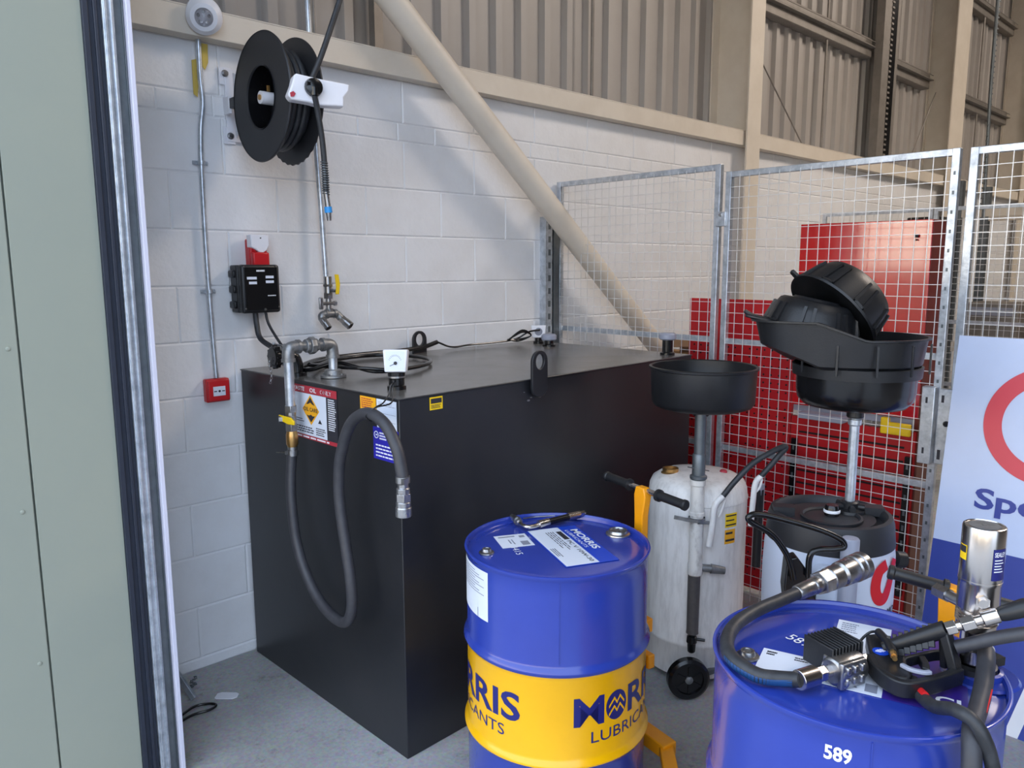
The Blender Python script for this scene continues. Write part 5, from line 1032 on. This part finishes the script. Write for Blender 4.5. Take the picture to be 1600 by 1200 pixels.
# labels on the body
def body_label(a0, a1, z0, z1, m, nm, lines=3):
    b = MB(); curved(b, wc, 0.2075, R(a0), R(a1), z0, z1, 6); o = b.build(nm, m, t)
    b = MB()
    for k in range(lines): curved(b, wc, 0.208, R(a0 + 1), R(a1 - 1 - (k % 2) * 3), z0 + (z1 - z0) * (k + 0.35) / lines, z0 + (z1 - z0) * (k + 0.65) / lines, 4)
    b.build('printing', 'ink', o)
body_label(-114, -97, 0.690, 0.748, 'yellow', 'instruction_label'); body_label(-114, -99, 0.620, 0.680, 'amber', 'warning_label', 2)
b = MB(); b.bar((2.60, 1.62, 0.075), (2.93, 1.54, 0.075), 0.02, 0.02); b.build('axle', 'galvdark', t)
for (x, y) in ((2.505, 1.63),):
    ax = V(-0.62, -0.78, 0).normalized(); w = V(x, y, 0.088)
    b = MB(); b.lathe([(0.045, -0.022), (0.075, -0.024), (0.086, -0.014), (0.086, 0.014), (0.075, 0.022), (0.06, 0.022), (0.058, 0.014), (0.0, 0.014)], w, ax, 40)
    for k in range(6): a = k * PI / 3; X_, Y_, Z_ = basis(ax); b.bar(w + Z_ * 0.012 + (X_ * math.cos(a) + Y_ * math.sin(a)) * 0.016, w + Z_ * 0.012 + (X_ * math.cos(a) + Y_ * math.sin(a)) * 0.056, 0.008, 0.014, tuple(Z_))
    b.build('wheel', 'blackgloss', t)
    b = MB(); b.lathe([(0.016, 0.014), (0.016, 0.02), (0.008, 0.024)], w, ax, 16); b.build('wheel_hub', 'castgrey', t)
    b = MB(); b.bar(w - ax * 0.03, V(wc[0] - 0.1, wc[1] - 0.08, 0.12), 0.05, 0.03); b.build('wheel_bracket', 'grime', t)
b = MB(); b.lathe([(0.02, -0.02), (0.05, -0.02), (0.056, -0.01), (0.056, 0.01), (0.05, 0.02), (0.02, 0.02)], (2.90, 1.62, 0.056), (0.5, -0.8, 0), 28); b.build('castor', 'blackgloss', t)

# ================================================================ WHITE AND BLACK DRAINER with big pan
dc = (2.547, 1.111)
t = thing('oil_drainer', 'white and black plastic oil drainer carrying the wide black tray, red logo on side', 'oil drainer', (dc[0], dc[1], 0))
b = MB(); b.lathe([(0.17, 0.03), (0.19, 0.05), (0.200, 0.30), (0.208, 0.45), (0.214, 0.62), (0.214, 0.70), (0.211, 0.78), (0.206, 0.825)], (dc[0], dc[1], 0), n=72); b.build('body', 'dwhite2', t)
b = MB(); b.lathe([(0.2065, 0.812), (0.2098, 0.815), (0.207, 0.84), (0.203, 0.885), (0.196, 0.905), (0.182, 0.908), (0.172, 0.896), (0.168, 0.878), (0.15, 0.874), (0.145, 0.890), (0.10, 0.895), (0.0, 0.896)], (dc[0], dc[1], 0), n=72); b.box((dc[0] - 0.10, dc[1] + 0.12, 0.905), (0.05, 0.07, 0.03), 0.6); b.box((dc[0] + 0.13, dc[1] - 0.09, 0.90), (0.05, 0.07, 0.03), 0.6); b.lathe([(0.10, 0.895), (0.10, 0.902), (0.092, 0.904), (0.086, 0.897)], (dc[0] - 0.035, dc[1] - 0.02, 0), n=40, closed=True); b.build('top_cap', 'reelblack', t, ang=40)
b = MB(); b.lathe([(0.024, 0.895), (0.024, 0.925), (0.020, 0.932), (0, 0.932)], (dc[0] - 0.01, dc[1] - 0.01, 0), n=24); fc = b.build('filler_cap', 'blackgloss', t)
b = MB(); b.lathe([(0.0245, 0.905), (0.027, 0.907), (0.027, 0.914), (0.0245, 0.916)], (dc[0] - 0.01, dc[1] - 0.01, 0), n=24, closed=True); b.build('cap_ring', 'inkwhite', fc)
pc = (2.622, 1.078)
b = MB(); b.lathe([(0.055, 0.885), (0.05, 0.905), (0.03, 0.91), (0.03, 0.93), (0.024, 0.935)], (pc[0], pc[1], 0), n=24)
for k in range(5): a = k * 1.257; b.cyl((pc[0] + 0.022 * math.cos(a), pc[1] + 0.022 * math.sin(a), 0.915), (pc[0] + 0.05 * math.cos(a), pc[1] + 0.05 * math.sin(a), 0.915), 0.011, n=12)
b.build('clamp_knob', 'black', t)
b = MB(); b.lathe([(0.0165, 0.90), (0.0165, 1.20), (0.022, 1.205), (0.022, 1.222), (0.018, 1.225), (0.018, 1.24)], (pc[0], pc[1], 0), n=24); b.build('pole', 'galv', t)
b = MB(); b.lathe([(0.025, 1.228), (0.028, 1.232), (0.028, 1.262)], (pc[0], pc[1], 0), n=24); b.build('pole_collar', 'black', t)
bc_ = (2.655, 1.100)
b = MB(); b.lathe([(0.0, 1.255), (0.12, 1.258), (0.165, 1.268), (0.186, 1.290), (0.191, 1.32), (0.193, 1.405), (0.186, 1.405), (0.184, 1.32), (0.16, 1.28), (0, 1.265)], (bc_[0], bc_[1], 0), n=80); b.build('collecting_bowl', 'blackgloss', t, ang=45)
# black tube handle
hz_ = [(2.20, 1.015, 0.795), (2.198, 1.013, 0.86), (2.215, 1.00, 0.882), (2.255, 0.962, 0.886), (2.277, 0.944, 0.892), (2.270, 0.955, 0.915), (2.225, 1.005, 0.945), (2.15, 1.085, 0.975), (2.10, 1.135, 0.990), (2.075, 1.152, 0.985), (2.078, 1.148, 0.968), (2.12, 1.10, 0.93), (2.145, 1.065, 0.875), (2.155, 1.05, 0.83), (2.165, 1.045, 0.79)]
b = MB(); b.tube(hz_, 0.0095, 14, 8); b.build('tube_handle', 'blackgloss', t)
b = MB(); b.prism([(-0.03, 0.09), (0.0, 0.10), (0.03, 0.06), (0.075, -0.07), (0.15, -0.075), (0.15, -0.125), (0.02, -0.13), (-0.02, -0.10), (-0.035, 0.0)], (2.185, 1.045, 0.755), V(0.68, -0.73, 0), UZ, -0.05); b.build('handle_bracket', 'blackgloss', t, bevel=0.004)
b = MB(); b.bar((2.21, 1.06, 0.70), (2.40, 1.05, 0.70), 0.04, 0.10); b.build('bracket_arm', 'black', t)
b = MB(); b.lathe([(0.0, 0.56), (0.028, 0.56), (0.029, 0.60), (0.0275, 0.888), (0.024, 0.893), (0.0, 0.894)], (2.366, 0.962, 0), n=32); b.build('measuring_tube', 'greyplastic', t)
b = MB(); b.cyl((2.352, 0.986, 0.80), (2.330, 0.982, 0.80), 0.012, n=14); b.build('red_button', 'red', t)
# white moulded recess panel on the body
b = MB(); b.prism([(0, 0), (0.105, 0), (0.105, 0.135), (0.02, 0.13), (0, 0.11)], (2.30, 1.04, 0.66), V(0.68, -0.73, 0), UZ, -0.05); b.build('side_moulding', 'dwhite2', t, bevel=0.01)
b = MB(); b.cyl((dc[0] + 0.150, dc[1] - 0.170, 0.74), (dc[0] + 0.175, dc[1] - 0.19, 0.735), 0.028, n=16); b.build('side_knob', 'black', t)
# red U shaped logo
b = MB(); f = wrap(dc, 0.2158, R(-117), 0.640)
def upath(pts, w):
    p = catmull([V(x, y, 0) for x, y in pts], 8); vs = []
    for i in range(len(p)):
        d_ = (p[min(i + 1, len(p) - 1)] - p[max(i - 1, 0)]).normalized(); s_ = V(-d_.y, d_.x, 0) * w / 2
        vs += [f((p[i] - s_).x, (p[i] - s_).y), f((p[i] + s_).x, (p[i] + s_).y)]
    b.add(vs, [(2 * i, 2 * i + 1, 2 * i + 3, 2 * i + 2) for i in range(len(p) - 1)])
upath([(0.062, 0.145), (0.028, 0.125), (0.016, 0.075), (0.030, 0.035), (0.062, 0.030), (0.085, 0.065), (0.105, 0.12), (0.118, 0.15)], 0.042)
b.build('logo', 'logored', t)
b = MB(); b.text('SAMO', None, None, None, 0.026, 0.10, 0.02, fn=wrap(dc, 0.2158, R(-106), 0.600)); b.build('lettering', 'ink', t)
for s_ in (-1, 1):
    w = V(dc[0] + 0.15 * s_, dc[1] - 0.14 * s_, 0.05); b = MB(); b.lathe([(0.01, -0.015), (0.045, -0.015), (0.05, -0.008), (0.05, 0.008), (0.045, 0.015), (0.01, 0.015)], w, (0.7, 0.7, 0), 24); b.build('castor', 'rubber', t)

# wide egg shaped tray resting on the bowl
def shell_pan(name, m, parent, outline, zb, zt, shrink, ctr, th=0.006, lip=0.006):
    n = len(outline); c = Vector((ctr[0], ctr[1])); vs = []; out = [Vector(p) for p in outline]
    def ring(k, zf): return [(c.x + (p.x - c.x) * k, c.y + (p.y - c.y) * k, zf(i)) for i, p in enumerate(out)]
    L = [ring(0.02, lambda i: zb(-1)), ring(shrink * 0.93, lambda i: zb(i)), ring(shrink, lambda i: zb(i) + 0.012), ring(0.985, lambda i: zt(i) - 0.008), ring(1.0 + lip / 0.2, lambda i: zt(i) - 0.006), ring(1.0 + lip / 0.2, lambda i: zt(i)), ring(0.975, lambda i: zt(i)), ring(shrink - 0.02, lambda i: zb(i) + 0.018), ring(shrink * 0.9, lambda i: zb(i) + 0.008), ring(0.02, lambda i: zb(-1) + 0.01)]
    for l in L: vs += l
    fs = [(j * n + i, j * n + (i + 1) % n, (j + 1) * n + (i + 1) % n, (j + 1) * n + i) for j in range(len(L) - 1) for i in range(n)]
    fs.append(tuple(range(n - 1, -1, -1))); fs.append(tuple((len(L) - 1) * n + i for i in range(n)))
    b = MB(); b.add(vs, fs); return b.build(name, m, parent, ang=40)
t = thing('drain_tray', 'wide egg-shaped black plastic tray on top of the round bowl', 'tray', (bc_[0], bc_[1], 1.40))
SR = V(0.729, -0.685, 0)                      # long axis of the tray, nose points the other way
ex = V(0.729, -0.685, 0); ey = V(0.685, 0.729, 0); n = 96; outl = []; tt = []
for k in range(n):
    a = 2 * PI * k / n; rr = 0.220; x = rr * math.cos(a); y = rr * math.sin(a) * 0.96
    if x < 0: x *= 1 + 0.60 * (abs(x) / rr) ** 1.0
    p = V(bc_[0], bc_[1], 0) + ex * x + ey * y; outl.append((p.x, p.y)); tt.append(x)
zt_f = lambda i: 1.507 + (0.055 if tt[i] < -0.20 else (0.055 * max(0.0, min(1.0, (-0.06 - tt[i]) / 0.14)) ** 1 if tt[i] < -0.06 else 0.0)) * 1.0
zb_f = lambda i: 1.41 if i < 0 else 1.405 + max(0.0, -tt[i] - 0.20) * 0.42
shell_pan('tray_shell', 'black', t, outl, zb_f, zt_f, 0.93, bc_)
for a in (200, 232, 262, 292, 322):
    b = MB(); aa = R(a); p = V(bc_[0], bc_[1], 0) + ex * 0.228 * math.cos(aa) + ey * 0.222 * math.sin(aa); b.box(p + V(0, 0, 1.44), (0.006, 0.008, 0.10), math.atan2(p.y - bc_[1], p.x - bc_[0])); b.build('rib', 'black', t, bevel=0.001)
b = MB(); b.lathe([(0.197, 1.372), (0.205, 1.372), (0.208, 1.408), (0.200, 1.410)], (bc_[0], bc_[1], 0), n=72, closed=True); b.build('seating_ring', 'black', t)
# two upturned funnel pans
def funnel(label, c, N, rad, h, handle, near, spin=0.0, hs=1.0):
    c = V(*c); N = V(*N).normalized(); X_, Y_, Z_ = basis(N, handle)
    t = thing('funnel_pan', label, 'pan', tuple(c), group='black funnel pans piled in the tray')
    b = MB(); b.lathe([(rad + 0.012, -0.004), (rad + 0.014, 0.004), (rad, 0.008), (rad - 0.012, h * 0.62), (rad - 0.030, h * 0.94), (rad - 0.042, h), (rad * 0.55, h), (rad * 0.5, h + 0.008), (0, h + 0.008), (0, h + 0.003), (rad - 0.045, h - 0.006), (rad - 0.016, h * 0.6), (rad - 0.006, 0.0), (rad + 0.008, -0.004)], c, N, 64)
    for k in range(8):
        a = 2 * PI * k / 8 + spin
        for da in (-0.11, 0.11):
            d_ = X_ * math.cos(a + da) + Y_ * math.sin(a + da); b.bar(c + d_ * (rad + 0.004) + N * 0.012, c + d_ * (rad - 0.016) + N * h * 0.78, 0.010, 0.010, tuple(d_))
        d0 = X_ * math.cos(a - 0.11) + Y_ * math.sin(a - 0.11); d1 = X_ * math.cos(a + 0.11) + Y_ * math.sin(a + 0.11)
        b.bar(c + d0 * (rad + 0.003) + N * 0.014, c + d1 * (rad + 0.003) + N * 0.014, 0.010, 0.008)
    b.build('pan_shell', 'black', t, ang=40)
    b = MB(); b.prism([(rad, -0.035 * hs), (rad + 0.05 * hs, -0.028 * hs), (rad + 0.075 * hs, -0.012), (rad + 0.08 * hs, 0.0), (rad + 0.075 * hs, 0.012), (rad + 0.05 * hs, 0.028 * hs), (rad, 0.035 * hs)], c - N * 0.002, X_, Y_, 0.012); b.build('lug_handle', 'black', t, bevel=0.004)
    return t, X_, Y_, N, c, rad
sr = V(0.729, -0.685, 0); fw = V(0.677, 0.721, -0.15)
f1 = funnel('upturned black funnel pan lying flattest in the wide tray', V(2.555, 1.225, 1.525) , UZ * 0.96 + sr * 0.20 - fw * 0.05, 0.150, 0.098, -sr, None, 0.3)
f2 = funnel('steeply tilted black funnel pan leaning on top of the other', V(2.640, 1.190, 1.578), UZ * 0.62 + sr * 0.68 + fw * 0.16, 0.163, 0.128, -sr, None, 0.1, 0.5)
b = MB(); c1_, X1, N1 = f1[4], f1[1], f1[3]
b.tube([c1_ + X1 * 0.14, c1_ + X1 * 0.20 + N1 * 0.004, c1_ + X1 * 0.235 + N1 * 0.018], 0.0, 10, 4, radii=lambda u: 0.014 - 0.007 * u)
b.build('grip_tongue', 'black', [o for o in bpy.data.objects if o.name.startswith('funnel_pan')][0])

# ================================================================ ON THE FLOOR by the door jamb
b = MB(); b.prism([(-0.045, -0.018), (-0.035, -0.024), (0.03, -0.024), (0.045, -0.012), (0.045, 0.012), (0.03, 0.022), (-0.03, 0.024), (-0.045, 0.014)], (1.148, 2.938, 0.001), V(0.73, -0.69, 0), V(0.69, 0.73, 0), 0.004); single(b, 'plastic_lid', 'white', (1.148, 2.938, 0.0), 'small flat white oval plastic piece on the concrete floor', 'plastic piece', bevel=0.001)
b = MB(); b.bar((0.985, 3.10, 0.145), (1.035, 2.995, 0.012), 0.012, 0.028); single(b, 'steel_strip', 'galv', (1.035, 2.995, 0.0), 'grey metal strip leaning at the foot of the door jamb', 'strip', bevel=0.001)
b = MB(); b.tube([(0.86, 2.86, 0.006), (0.96, 2.92, 0.006), (1.02, 2.945, 0.006), (1.07, 2.925, 0.006), (1.085, 2.895, 0.006), (1.05, 2.88, 0.006), (0.98, 2.89, 0.006), (0.88, 2.85, 0.006)], 0.005, 10, 8); single(b, 'floor_cable', 'blackgloss', (0.96, 2.9, 0), 'loop of thin black cable on the floor at the door jamb', 'cable')
b = MB(); 
for k in range(22):
    u = k / 21; p = V(1.03 + 0.07 * u + 0.01 * math.sin(k), 3.12 - 0.05 * math.sin(u * 3) + 0.06 * u, 0.006 + 0.02 * (1 - u) ** 3)
    b.lathe([(0.006 + 0.0016 * math.cos(a), 0.0016 * math.sin(a)) for a in [PI * 2 * q / 6 for q in range(6)]], p, (0.2, 0.1, 1) if k % 2 else (0.8, 0.5, 0.3), 10, closed=True)
single(b, 'thin_chain', 'galvdark', (1.06, 3.12, 0), 'small steel chain heaped on the floor by the wall foot', 'chain')
